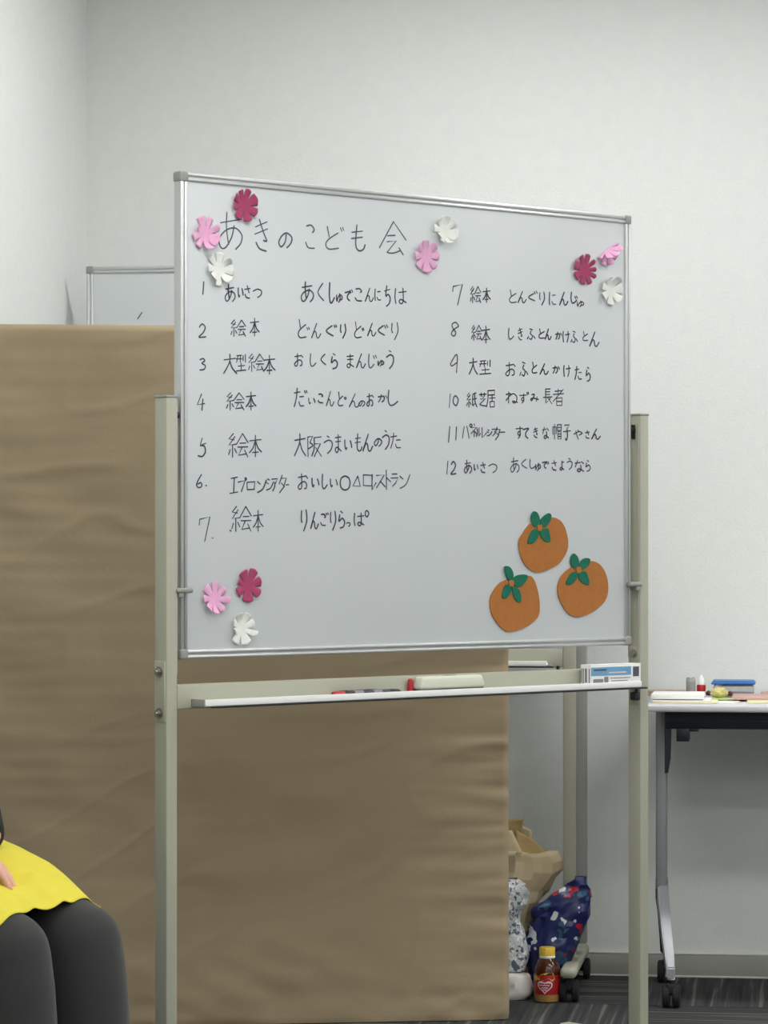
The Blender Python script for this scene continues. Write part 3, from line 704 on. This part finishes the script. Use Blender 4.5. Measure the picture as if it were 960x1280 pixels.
for x in (.030, TW - .030):
    lg = None
    bm = B(); box(bm, x - .014, x + .012, .215, .275, .26, TH - .017, .006, seg=3); lg = obj('leg', bm, M['silver'], tab)
    # arched foot: a rib reaching forwards and back from the column
    def rib(pts, wd, m, nm):
        bm = B(); n = len(pts); V = []
        for (y, z, h, w2, xo) in pts:
            V.append([bm.verts.new((x + xo + sx * w2, y, z + sz * h)) for sx, sz in ((-1, -1), (1, -1), (1, 1), (-1, 1))])
        for i in range(n - 1):
            for k in range(4): bm.faces.new((V[i][k], V[i][(k + 1) % 4], V[i + 1][(k + 1) % 4], V[i + 1][k]))
        bm.faces.new(V[0]); bm.faces.new(V[-1][::-1])
        bmesh.ops.bevel(bm, geom=bm.edges[:], offset=.003, segments=2, affect='EDGES')
        return obj(nm, bm, m, lg)
    rib([(.255, .262, .030, .014, 0), (.20, .235, .028, .013, .005), (.12, .17, .024, .012, .015), (.06, .105, .020, .011, .026), (.035, .082, .014, .010, .030)], 0, M['silver'], 'front_foot')
    rib([(.245, .262, .028, .012, -.004), (.32, .225, .028, .011, -.004), (.42, .14, .022, .010, -.004), (.47, .09, .018, .010, -.004)], 0, M['black'], 'rear_foot')
    for y, xo in ((.052, .030), (.475, 0)):
        x_ = x; x = x + xo
        bm = B(); tube(bm, [(x, y, .078), (x, y, .066)], .009, 12); o = obj('caster_collar', bm, M['paperw'], lg)
        bm = B(); tube(bm, [(x, y, .066), (x, y, .05)], .006, 8)
        for dx in (-.012, .012):
            tube(bm, [(x + dx - .009, y, .028), (x + dx - .006, y, .028), (x + dx + .006, y, .028), (x + dx + .009, y, .028)], [.024, .028, .028, .024], 24)
        box(bm, x - .013, x + .013, y - .02, y + .02, .03, .058, .008, seg=3)
        obj('caster', bm, M['rubber'], lg); x = x_
bm = B(); box(bm, .05, TW - .05, .30, .312, .40, .66, .002)
# things on the table
def tp(px, back):                               # table-local x at that pixel column, 'back' metres behind the front edge
    d = Vector(((px - 480) / F, 1.0)); ex, ey = EX, EY
    # solve tl + x*EX + back*EY = t*d
    A = Matrix(((ex.x, -d.x), (ex.y, -d.y))); rhs = -(tl + ey * back)
    s = A.inverted() @ Vector((rhs.x, rhs.y)); return s.x
bm.free()
def tw(x, back, z=0): 
    p = tl + EX * x + EY * back; return (p.x, p.y, TH + z)
# paper booklets
x0, x1 = tp(813, .06), tp(893, .06)
o = empty('paper_stack', tw((x0 + x1) / 2, .16), RA, 'thick pile of white papers at the left of the folding table', 'papers')
hw = (x1 - x0) / 2
for k, (sx, m, dz, dx) in enumerate(((1.0, 'butter', .0, .006), (.97, 'paperw', .003, .0), (.93, 'paperw', .008, -.006))):
    bm = B(); box(bm, -hw * sx + dx, hw * sx + dx - k * .008, -.10 + .02 * k, .10, dz + .0003, dz + (.0028 if k < 2 else .012), .0012); obj('sheets', bm, M[m], o)
def simple(name, prof_list, loc, label, cat, group=None):
    e_ = empty(name, loc, RA, label, cat, group)
    for nm, prof, m in prof_list:
        bm = B(); lathe(bm, prof, 20); obj(nm, bm, M[m], e_)
    return e_
xj = tp(863.5, .40)
simple('glass_jar', [('glass', [(.0115, 0), (.012, .004), (.012, .044), (.0105, .048), (.0095, .046), (.0105, .043), (.0105, .005), (.0, .004)], 'clear'), ('contents', [(.009, .005), (.0100, .008), (.0100, .026), (.008, .036), (.003, .040)], 'jar')], tw(xj, .40), 'small clear jar with beige contents at the back of the table', 'jar')
xj = tp(876.5, .40)
simple('glue_tube', [('body', [(.010, 0), (.011, .002), (.011, .028), (.010, .030)], 'labelred'), ('nozzle', [(.0080, .030), (.0075, .042), (.0025, .052), (.001, .055)], 'paperw')], tw(xj, .40), 'small red tube with a white nozzle, right of the clear jar', 'tube')
e_ = empty('tan_card_box', tw(tp(833, .45), .45), RA, 'flat tan card box behind the white papers', 'box')
bm = B(); box(bm, -.045, .047, -.03, .03, 0, .012, .001); obj('box_base', bm, M['tan'], e_); bm = B(); box(bm, -.046, .048, -.031, .031, .009, .014, .001); obj('lid', bm, M['tan'], e_)
# container with blue lid
x0, x1 = tp(890, .40), tp(944, .40); hw = (x1 - x0) / 2
e_ = empty('food_container', tw((x0 + x1) / 2, .42), RA, 'clear plastic container with a blue lid on the table', 'container')
bm = B(); box(bm, -hw + .003, hw - .003, -.045, .045, .001, .032, .008, seg=3); obj('tub', bm, M['clear'], e_)
bm = B(); box(bm, -hw * .55, hw - .010, -.036, .036, .004, .013, .004); obj('contents', bm, M['pinkc'], e_)
bm = B(); box(bm, -hw - .002, hw + .001, -.05, .05, .032, .041, .003)
for v in bm.verts:
    if v.co.z > .037: v.co.x *= .94; v.co.y *= .9
obj('lid', bm, M['blue_lid'], e_)
# wrapped sweets bundle
e_ = empty('sweets_bag', tw(tp(899, .27), .27, .0045), RA, 'yellow-green bag of sweets with dark twisted ends, in front of the blue-lidded container', 'sweets')
bm = B(); bmesh.ops.create_icosphere(bm, subdivisions=4, radius=1)
for v in bm.verts:
    n = noise.noise(v.co * 2.2); v.co *= 1 + .22 * n; v.co = Vector((v.co.x * .022, v.co.y * .018, .0125 + v.co.z * .0125))
obj('bag', bm, M['candy'], e_, smooth=60)
for s in (-1, 1):
    bm = B(); tube(bm, [(s * .019, 0, .010 + s * -.001), (s * .026, 0, .011), (s * .032, 0, .009)], [.004, .0065, .004], 8); obj('twist', bm, M['maroon'], e_)
e_ = tag(obj('green_paper', box(B(), -.028, .028, -.03, .03, 0, .002, .0005), M['greenp'], loc=tw(tp(901, .22), .24, .0021), rz=RA + .2), 'light green paper slip under the bag of sweets', 'paper')
e_ = tag(obj('white_paper_slip', box(B(), -.024, .024, -.05, .05, 0, .002, .0005), M['paperw'], loc=tw(tp(908, .1), .13), rz=RA - .2), 'small white paper at the table front below the green slip', 'paper')
e_ = tag(obj('rose_card_folder', box(B(), -.0, .30, -.09, .09, 0, .006, .001), M['rose'], loc=tw(tp(916, .24), .25, .0052), rz=RA), 'pinkish card folder lying on the cream booklet', 'folder')
e_ = tag(obj('cream_booklet', box(B(), -.0, .25, -.10, .10, 0, .005, .001), M['butter'], loc=tw(tp(934, .16), .18), rz=RA), 'cream booklet at the right under the pinkish folder', 'booklet')
e_ = tag(obj('brown_pencil_box', box(B(), 0, .12, -.02, .02, 0, .011, .002), M['rose'], loc=tw(tp(951, .45), .45), rz=RA), 'low brownish box at the back right of the table', 'box')

# ------------------------------------------------------------------ bags and bottle beside the partition
def sack(bm, rings, nz=.012, seed=0, seg=40, sub=5, freq=9, sq=3.0, mi=0):
    rs = []
    pr = catmull([Vector(r[:3]) for r in rings], sub); pr2 = catmull([Vector((r[3], r[4], 0)) for r in rings], sub)
    for c, q in zip(pr, pr2):
        ring = []
        for k in range(seg):
            t = 2 * math.pi * k / seg; ct, st = math.cos(t), math.sin(t)
            r_ = (abs(ct) ** sq + abs(st) ** sq) ** (-1 / sq)
            p = Vector((c.x + ct * r_ * q.x, c.y + st * r_ * q.y, c.z))
            n = noise.noise(p * freq + Vector((seed, 0, seed))) + .6 * (1 - abs(noise.noise(p * freq * 2.3 + Vector((0, seed, 0)))) * 3)
            d = Vector((ct, st, 0)); fall = min(1, c.z / .03)
            ring.append(bm.verts.new(p + d * n * nz * fall + Vector((0, 0, 1)) * nz * .5 * fall * noise.noise(p * freq * 1.7 + Vector((9, seed, 0)))))
        rs.append(ring)
    for i in range(len(rs) - 1):
        for k in range(seg): bm.faces.new((rs[i][k], rs[i][(k + 1) % seg], rs[i + 1][(k + 1) % seg], rs[i + 1][k])).material_index = mi
    bm.faces.new(rs[0]).material_index = mi
    return rs
# kraft paper bag
e_ = empty('paper_bag', (.325, 7.765, 0), RA, 'crumpled brown paper bag with an open folded top beside the partition', 'bag')
bm = B(); rs = sack(bm, [(-.02, 0, .002, .05, .045), (-.02, 0, .12, .052, .05), (-.01, 0, .22, .066, .05), (.012, 0, .30, .095, .052), (.010, 0, .345, .080, .040)], .019, 3, 26, 3, 10)
o = obj('bag_body', bm, M['kraft_bag'], e_, smooth=12); sm = o.modifiers.new('t', 'SOLIDIFY'); sm.thickness = .0008
def flap(pts, m, par, name, nz=.006, sd=0):
    """crumpled sheet over a quad given by four corners"""
    a, b, c, d = map(Vector, pts); bm = B(); N = 9; g = []
    for j in range(N + 1):
        row = []
        for i in range(N + 1):
            s, t = i / N, j / N; p = (a * (1 - s) + b * s) * (1 - t) + (d * (1 - s) + c * s) * t
            nn = (b - a).cross(d - a).normalized()
            row.append(bm.verts.new(p + nn * nz * (noise.noise(p * 14 + Vector((sd, sd, 0))) * 1.3 + .5 * noise.noise(p * 40))))
        g.append(row)
    for j in range(N):
        for i in range(N): bm.faces.new((g[j][i], g[j][i + 1], g[j + 1][i + 1], g[j + 1][i]))
    o = obj(name, bm, m, par, smooth=20); s = o.modifiers.new('t', 'SOLIDIFY'); s.thickness = .0008; return o
flap([(-.085, .03, .33), (.045, .035, .33), (.035, .03, .395), (-.05, .04, .435)], M['kraft_bag'], e_, 'back_flap', .012, 2)
flap([(-.085, -.04, .33), (.02, -.045, .345), (-.01, -.02, .40), (-.085, -.02, .39)], M['kraft_bag'], e_, 'front_flap', .010, 5)
flap([(.0, -.03, .33), (.085, -.02, .335), (.055, .0, .365), (.0, .0, .40)], M['kraft_in'], e_, 'side_flap', .010, 8)
flap([(-.02, .01, .37), (.01, .02, .36), (.015, .02, .425), (-.025, .02, .42)], M['kraft_in'], e_, 'handle_flap', .008, 11)
# navy printed bag
e_ = empty('printed_plastic_bag', (.425, 7.690, 0), RA, 'navy plastic bag with red and white print beside the stand foot', 'bag')
bm = B(); sack(bm, [(-.034, 0, .002, .030, .03), (-.030, 0, .06, .042, .034), (-.018, 0, .13, .058, .036), (.000, 0, .20, .062, .034), (.030, 0, .245, .045, .026), (.045, 0, .275, .022, .012), (.055, 0, .292, .008, .006)], .013, 7, 44, 5, 13, 2.2)
obj('bag_body', bm, M['bluebag'], e_, smooth=35)
bm = B(); sack(bm, [(-.052, -.012, .190, .010, .01), (-.040, -.012, .215, .022, .014), (-.02, -.01, .228, .020, .012), (-.005, -.008, .245, .006, .004)], .005, 17, 24, 4, 20, 2.2); obj('knot', bm, M['bluebag'], e_, smooth=35)
# pale floral bag and white bag below it
e_ = empty('floral_bag', (.291, 7.655, .068), RA, 'pale floral patterned bag standing on the white bag, half behind the partition', 'bag')
bm = B(); sack(bm, [(0, 0, .0, .05, .035), (0, 0, .04, .058, .04), (-.005, 0, .09, .052, .038), (-.004, 0, .125, .042, .032), (0, 0, .16, .056, .036), (0, 0, .20, .055, .034), (-.005, 0, .222, .03, .02)], .007, 5, 44, 5, 16, 2.4)
obj('bag_body', bm, M['silverbag'], e_, smooth=35)
e_ = empty('white_plastic_bag', (.297, 7.650, 0), RA, 'crumpled white plastic bag on the carpet under the floral bag', 'bag')
bm = B(); sack(bm, [(0, 0, .001, .048, .035), (0, 0, .015, .062, .042), (0, 0, .04, .062, .04), (0, 0, .060, .05, .035), (0, 0, .067, .02, .015)], .005, 11, 36, 5, 18, 2.4)
obj('bag_body', bm, M['whitebag'], e_, smooth=25)
# tea bottle
e_ = empty('tea_bottle', (.3925, 7.60, 0), RA - .1, 'small plastic tea bottle with a yellow cap and red label', 'bottle')
bm = B(); lathe(bm, [(.022, 0), (.030, .003), (.0318, .012), (.0318, .022)], 32); obj('bottle_base', bm, M['tea_low'], e_)
bm = B(); lathe(bm, [(.0318, .022), (.0318, .070), (.031, .078), (.027, .092), (.019, .104), (.0175, .106)], 32); obj('bottle_body', bm, M['tea'], e_)
bm = B(); lathe(bm, [(.0175, .105), (.0195, .106), (.0195, .110), (.0175, .1115)], 32); obj('neck_ring', bm, M['paperw'], e_)
bm = B()
lathe(bm, [(.0182, .1115), (.019, .1125), (.019, .128), (.0178, .131), (.012, .1315)], 40)
for v in bm.verts:
    if .112 < v.co.z < .1285: a = math.atan2(v.co.y, v.co.x); s = 1 + .02 * math.cos(a * 20); v.co.x *= s; v.co.y *= s
obj('cap', bm, M['gold'], e_)
bm = B(); lathe(bm, [(.0322, .020), (.0324, .021), (.0324, .066), (.0322, .067)], 40, cap=False); obj('label_sleeve', bm, M['labelred'], e_)
def curved(name, pts, m, rad=.0328, par=e_):
    """flat print wrapped on the bottle: polygon in (angle deg, z)"""
    bm = B(); vs = [bm.verts.new((rad * math.cos(R(a)), rad * math.sin(R(a)), z)) for a, z in pts]; f = bm.faces.new(vs)
    bmesh.ops.triangulate(bm, faces=[f]); return obj(name, bm, m, par, smooth=0)
curved('gold_flourish', [(-150, .062), (-135, .068), (-120, .060), (-105, .070), (-88, .068), (-70, .074), (-52, .072), (-46, .058), (-58, .052), (-75, .060), (-95, .054), (-120, .056), (-138, .052)], M['labelgold'], .0330)
hp = [(-90 + 34 * math.sin(t) ** 3, .040 + .0011 * (13 * math.cos(t) - 5 * math.cos(2 * t) - 2 * math.cos(3 * t) - math.cos(4 * t))) for t in [2 * math.pi * k / 24 for k in range(24)]]
hi = [(-90 + (a + 90) * .82, .0395 + (z - .0395) * .80) for a, z in hp]
curved('heart_outline', hp, M['labelwhite'], .0331); curved('heart_field', hi, M['labelred'], .0333)
for k, (z, a0, a1) in enumerate(((.048, -112, -68), (.042, -114, -70), (.036, -105, -76), (.031, -98, -82))):
    bm = B(); n = 12; V = []
    for i in range(n + 1):
        a = R(a0 + (a1 - a0) * i / n); zz = z + .0012 * math.sin(i * 2.1 + k); V.append((bm.verts.new((.0335 * math.cos(a), .0335 * math.sin(a), zz)), bm.verts.new((.0335 * math.cos(a), .0335 * math.sin(a), zz + .0022))))
    for i in range(n): bm.faces.new((V[i][0], V[i + 1][0], V[i + 1][1], V[i][1]))
    obj('script_print', bm, M['labelwhite'], e_, smooth=0)

# ------------------------------------------------------------------ seated person at the left
PF = R(50); TN = .17; TM = TN / 2; Fv = Vector((math.sin(PF), -math.cos(PF), 0)); Rv = Vector((-math.cos(PF), -math.sin(PF), 0))
K0 = Vector((-.507, 5.40, 0))                   # far knee on the floor plan
def P(s, t, z):                                 # s forward from the hip, t towards the near side, from the far leg's line
    return K0 + Fv * (s - .42) + Rv * t + Vector((0, 0, z))
def capsule(bm, a, b, ra, rb, seg=20):
    a, b = Vector(a), Vector(b); d = b - a; L = max(d.length, 1e-5); d = d / L
    up = Vector((0, 0, 1)) if abs(d.z) < .9 else Vector((1, 0, 0)); x = d.cross(up).normalized(); y = d.cross(x).normalized()
    prof = [(math.cos(t) * ra, -math.sin(t) * ra) for t in [R(88 - 22 * k) for k in range(4)]] + [(ra, 0), (rb, L)] + [(math.cos(t) * rb, L + math.sin(t) * rb) for t in [R(22 * (k + 1)) for k in range(4)]]
    rings = [[bm.verts.new(a + d * h + x * r * math.cos(q) + y * r * math.sin(q)) for q in [2 * math.pi * k / seg for k in range(seg)]] for r, h in prof]
    for i in range(len(rings) - 1):
        for k in range(seg): bm.faces.new((rings[i][k], rings[i][(k + 1) % seg], rings[i + 1][(k + 1) % seg], rings[i + 1][k]))
    bm.faces.new(rings[0][::-1]); bm.faces.new(rings[-1])
def chain(bm, pts, rads):
    for i in range(len(pts) - 1): capsule(bm, pts[i], pts[i + 1], rads[i], rads[i + 1])
def ell(bm, c, rx, ry, rz, sub=3):
    r = bmesh.ops.create_icosphere(bm, subdivisions=sub, radius=1)
    for v in r['verts']:
        q = Fv * v.co.x * rx + Rv * v.co.y * ry + Vector((0, 0, 1)) * v.co.z * rz; v.co = Vector(c) + q
def remesh(o, vox, sm=6):
    m = o.modifiers.new('join', 'REMESH'); m.mode = 'VOXEL'; m.voxel_size = vox; m.use_smooth_shade = True
    s = o.modifiers.new('smooth', 'SMOOTH'); s.factor = .5; s.iterations = sm
hipc = P(-.03, TM, .52)
prs = empty('person', (hipc.x, hipc.y, 0), 0, 'seated person in a yellow apron and charcoal trousers, hands on lap', 'person')
PO = Vector((hipc.x, hipc.y, 0))
def pobj(name, bm, m, smooth=None, par=prs):
    bmesh.ops.translate(bm, verts=bm.verts, vec=-PO); return obj(name, bm, m, par, smooth)
chest = P(-.045, TM, .86); neck = P(-.02, TM, 1.02); headc = P(.005, TM, 1.165)
sh = [P(-.035, TM - .165, .975), P(-.035, TM + .165, .975)]
el = [P(-.07, -.16, .73), P(-.05, .32, .73)]
handc = P(.20, .115, .60)
# wrists and hands: near (right) hand lies over the far one
wr_n = P(.235, .190, .612); wr_f = P(.195, .030, .600)
# body
bm = B()
ell(bm, P(-.03, TM, .54), .10, .15, .09); ell(bm, P(-.04, TM, .68), .085, .125, .12); ell(bm, P(-.04, TM, .86), .095, .145, .15)
chain(bm, [sh[0], sh[1]], [.05, .05]); chain(bm, [P(-.03, TM, .99), P(-.012, TM, 1.07)], [.052, .050])
ell(bm, headc + Vector((0, 0, .02)), .092, .075, .098); ell(bm, headc + Fv * .022 + Vector((0, 0, -.05)), .062, .056, .062)
ell(bm, headc + Fv * .088 + Vector((0, 0, -.022)), .016, .012, .020, 2); chain(bm, [headc + Fv * .086 + Vector((0, 0, .012)), headc + Fv * .098 + Vector((0, 0, -.02))], [.007, .010])
for s in (-1, 1):
    ell(bm, headc + Rv * .078 * s - Vector((0, 0, .01)) - Fv * .004, .016, .007, .028, 2)
chain(bm, [sh[0], el[0], wr_f], [.045, .036, .023]); chain(bm, [sh[1], el[1], wr_n], [.045, .036, .023])
for t0 in (0, TN):
    tt = t0
    chain(bm, [P(0, tt, .50), P(.395, t0, .43), P(.41, t0, .30), P(.40, t0, .09)], [.070, .050, .048, .033])
# hands with separate bent fingers
def hand(bm, wr, dirv, side, palmn, spread=1.0, curl=.5):
    """wr wrist, dirv pointing direction, side: vector from little finger towards thumb, palmn: palm down direction"""
    dirv = dirv.normalized(); side = (side - dirv * side.dot(dirv)).normalized(); palmn = palmn.normalized()
    for k in range(5):
        f = (k - 2) / 2
        capsule(bm, wr + side * f * .018, wr + dirv * .078 + side * f * .031, .0150, .0125, 12)
    knuck = [wr + dirv * (.080 - abs(k - 2) * .004) + side * (.030 - k * .0205) for k in range(4)]   # index..little
    L = [.072, .080, .074, .058]
    for k in range(4):
        d = (dirv + side * (.10 - k * .08) * spread).normalized(); p = knuck[k] + palmn * .001; r = [.0088, .0090, .0086, .0076][k]
        c = curl * (1 + .14 * k); pts = [p]; ang = 0
        for j, seg in enumerate((.44, .32, .26)):
            ang += c * (.5, .9, .6)[j]; p = p + (d * math.cos(ang) + palmn * math.sin(ang)) * L[k] * seg; pts.append(p)
        chain(bm, pts, [r * 1.1, r, r * .92, r * .8])
    b0 = wr + dirv * .022 + side * .020 + palmn * .006
    tp_ = [b0, b0 + (dirv * .62 + side * .70 + palmn * .2).normalized() * .040, b0 + (dirv * .62 + side * .70 + palmn * .2).normalized() * .040 + (dirv * .92 + side * .30 + palmn * .25).normalized() * .030, b0 + (dirv * .62 + side * .70 + palmn * .2).normalized() * .040 + (dirv * .97 + side * .1 + palmn * .35).normalized() * .055]
    chain(bm, tp_, [.0150, .0115, .0105, .0085])
dn = Vector((0, 0, -1))
d_n = (P(.366, .082, .545) - wr_n); d_f = (P(.27, .150, .570) - wr_f)
hand(bm, wr_n, d_n, Vector((0, 0, 1)).cross(d_n), (dn * .9 + d_n.normalized() * .2).normalized(), 1, .42)
bo = pobj('body', bm, M['skin']); remesh(bo, .0042, 4)
# far hand goes in the same mesh? it lies under the near one, so it is kept apart by its own depth
# eyes, mouth
for s in (-1, 1):
    bm = B(); ell(bm, headc + Fv * .079 + Rv * .030 * s + Vector((0, 0, .012)), .008, .013, .008, 2); ey = pobj('eye', bm, M['eye'])
    bm = B(); ell(bm, headc + Fv * .0855 + Rv * .030 * s + Vector((0, 0, .012)), .003, .005, .0055, 2); pobj('iris', bm, M['iris'], par=ey)
    bm = B(); chain(bm, [headc + Fv * .088 + Rv * .017 * s + Vector((0, 0, .030)), headc + Fv * .080 + Rv * .043 * s + Vector((0, 0, .032))], [.0022, .0016]); pobj('eyebrow', bm, M['hair'])
bm = B(); chain(bm, [headc + Fv * .080 - Rv * .019 + Vector((0, 0, -.063)), headc + Fv * .087 + Vector((0, 0, -.061)), headc + Fv * .080 + Rv * .019 + Vector((0, 0, -.063))], [.0025, .0045, .0025]); pobj('lips', bm, M['lips'])
bm = B(); ell(bm, headc - Fv * .020 + Vector((0, 0, .040)), .100, .088, .098, 4); ell(bm, headc - Fv * .050 + Vector((0, 0, -.03)), .060, .084, .095)
for s in (-1, 1): chain(bm, [headc + Rv * .074 * s + Fv * .02 + Vector((0, 0, .05)), headc + Rv * .082 * s - Fv * .02 + Vector((0, 0, -.06))], [.022, .018])
ho = pobj('hair', bm, M['hair']); remesh(ho, .006, 4)
# jumper with long sleeves
bm = B()
ell(bm, P(-.03, TM, .57), .120, .170, .09); ell(bm, P(-.04, TM, .69), .102, .143, .13); ell(bm, P(-.04, TM, .86), .112, .165, .158)
chain(bm, [sh[0], sh[1]], [.060, .060]); chain(bm, [P(-.03, TM, .99), P(-.02, TM, 1.035)], [.066, .060])
chain(bm, [sh[0], el[0], wr_f.lerp(el[0], -.02)], [.060, .048, .036]); chain(bm, [sh[1], el[1], wr_n.lerp(el[1], .12)], [.060, .048, .034])
jo = pobj('jumper', bm, M['jumper']); remesh(jo, .008, 4)
# trousers
bm = B()
ell(bm, P(-.02, TM, .54), .125, .178, .095)
for t0 in (0, TN):
    tt = t0
    chain(bm, [P(0, tt, .500), P(.20, t0, .470), P(.36, t0, .432), P(.405, t0, .418), P(.415, t0, .36), P(.422, t0, .27), P(.412, t0, .10)], [.092, .082, .072, .0715, .072, .073, .062])
    capsule(bm, P(.35, t0, .385), P(.37, t0, .26), .066, .070)
to = pobj('trousers', bm, M['trousers']); remesh(to, .007, 8)
# shoes
for t0 in (0, TN):
    bm = B(); chain(bm, [P(.385, t0, .045), P(.47, t0, .036), P(.56, t0, .030)], [.040, .038, .028]); chain(bm, [P(.385, t0, .05), P(.39, t0, .085)], [.04, .038])
    for v in bm.verts: v.co.z = max(v.co.z, .002)
    so = pobj('shoe', bm, M['shoe']); remesh(so, .006, 4)
# apron over the lap, its hem laid on the trousers
from mathutils.bvhtree import BVHTree
bpy.context.view_layer.update()
dg = bpy.context.evaluated_depsgraph_get(); tv = BVHTree.FromObject(to, dg)
bm = B(); NS, NT = 70, 100; g = []
ZT_ = [(-.02, .625), (.10, .602), (.23, .570), (.30, .548), (.36, .5235), (.40, .5075), (.46, .482)]
def ztop(s):
    for (a, b), (c, d) in zip(ZT_, ZT_[1:]):
        if s <= c: return b + (d - b) * (s - a) / (c - a)
    return ZT_[-1][1]
for j in range(NS + 1):
    row = []
    for i in range(NT + 1):
        q = i / NT; tg = -.08 + q * (TN + .17)
        smax = .398 + .16 * max(0, tg + .03) if tg < TN else .398 + .16 * (TN + .03) - .10 * (tg - TN)
        if tg < .03: smax = .4076 - .28 * (.03 - tg)
        s = -.02 + (smax + .02) * j / NS
        r = .094 - .014 * s / .42; c = ztop(s) - r
        path = [(-r * .95, c + r * .30), (-r * .74, c + r * .68), (-r * .36, c + r * .95), (.0, c + r * 1.0), (.04, c + r * .93), (TM, c + r * .80), (TN - .04, c + r * .90), (TN, c + r * .97), (TN + r * .38, c + r * .92), (TN + r * .78, c + r * .62), (TN + r + .002, c - .005), (TN + r + .008, c - .07)]
        pp = q * (len(path) - 1); k = min(int(pp), len(path) - 2); f_ = pp - k
        A_, B_, C_, D_ = [path[max(0, min(len(path) - 1, k + e))] for e in (-1, 0, 1, 2)]
        cr = lambda n: .5 * (2 * B_[n] + (C_[n] - A_[n]) * f_ + (2 * A_[n] - 5 * B_[n] + 4 * C_[n] - D_[n]) * f_ ** 2 + (3 * B_[n] - A_[n] - 3 * C_[n] + D_[n]) * f_ ** 3)
        x, z = cr(0), cr(1)
        f = .0035 * max(0, noise.noise(Vector((s * 9 + x * 14, x * 9 - s * 5, 2.0)))) + .001 * noise.noise(Vector((s * 30, x * 30, 1)))
        # two folds fanning out from the hands
        for fs, fk, fa in ((.30, -.55, .008), (.345, .10, .006)):
            f += fa * math.exp(-((s - fs - (x - .10) * fk) / .010) ** 2) * max(0, 1 - abs(x - .05) / .09)
        q3 = P(s, x, z + .002 + f); hit = tv.ray_cast(Vector((q3.x, q3.y, 1.0)) - PO, Vector((0, 0, -1)))[0]
        if hit is not None:
            sw = min(1, max(0, (abs(x - TM) - .035) / .035)); sw = sw * sw * (3 - 2 * sw)
            bl = max(0, (j / NS - .72) / .28) ** 2 * sw
            q3.z += (hit.z + .0035 - q3.z) * bl
            if sw > 0: q3.z = max(q3.z, hit.z + .0035)
        row.append(bm.verts.new(q3))
    g.append(row)
for j in range(NS):
    for i in range(NT): bm.faces.new((g[j][i], g[j][i + 1], g[j + 1][i + 1], g[j + 1][i]))
ap = pobj('apron', bm, M['yellow'], 80); s = ap.modifiers.new('t', 'SOLIDIFY'); s.thickness = .0016
# apron bib and straps on the chest
bm = B(); g = []
for j in range(21):
    z = .56 + .36 * j / 20; row = []; hwid = .15 - .06 * max(0, (j - 6) / 14)
    for i in range(21):
        t = (i / 20 - .5) * 2 * hwid; d = .112 if z > .62 else .125
        fx = -.04 + (.118 + .01) * math.sqrt(max(0, 1 - (t / .19) ** 2)) * (1 if z > .7 else 1.04) + .003 * noise.noise(Vector((t * 20, z * 8, 0)))
        row.append(bm.verts.new(P(fx, TM + t, z)))
    g.append(row)
for j in range(20):
    for i in range(20): bm.faces.new((g[j][i], g[j][i + 1], g[j + 1][i + 1], g[j + 1][i]))
bb = pobj('apron_bib', bm, M['yellow'], 80); s = bb.modifiers.new('t', 'SOLIDIFY'); s.thickness = .0016
for sgn in (-1, 1):
    bm = B(); tube(bm, [P(.070, TM + sgn * .085, .915), P(.06, TM + sgn * .09, .97), P(.02, TM + sgn * .09, 1.035), P(-.05, TM + sgn * .08, 1.045), P(-.12, TM + sgn * .05, .99)], .010, 8, sx=1, sy=.3); pobj('apron_strap', bm, M['yellow'])
# far (left) hand, tucked under the near one: still part of the figure's skin
bm = B(); hand(bm, wr_f, d_f, d_f.cross(Vector((0, 0, 1))), (dn * .9 + d_f.normalized() * .2).normalized(), 1, .5); capsule(bm, wr_f, wr_f.lerp(el[0], .2), .022, .025)
hf = pobj('left_hand', bm, M['skin']); remesh(hf, .0042, 4)
# stool under the person
st = P(-.02, TM, 0)
e_ = empty('round_stool', (st.x, st.y, 0), 0, 'round stool under the seated person, outside the photo', 'stool')
bm = B(); lathe(bm, [(.12, .352), (.135, .356), (.14, .366), (.135, .378), (.11, .384)], 32); obj('seat', bm, M['wood_seat'], e_)
for k in range(4):
    a = math.pi / 4 + k * math.pi / 2; bm = B(); tube(bm, [(.10 * math.cos(a), .10 * math.sin(a), .355), (.135 * math.cos(a), .135 * math.sin(a), 0)], .011, 10); obj('leg', bm, M['silver'], e_)
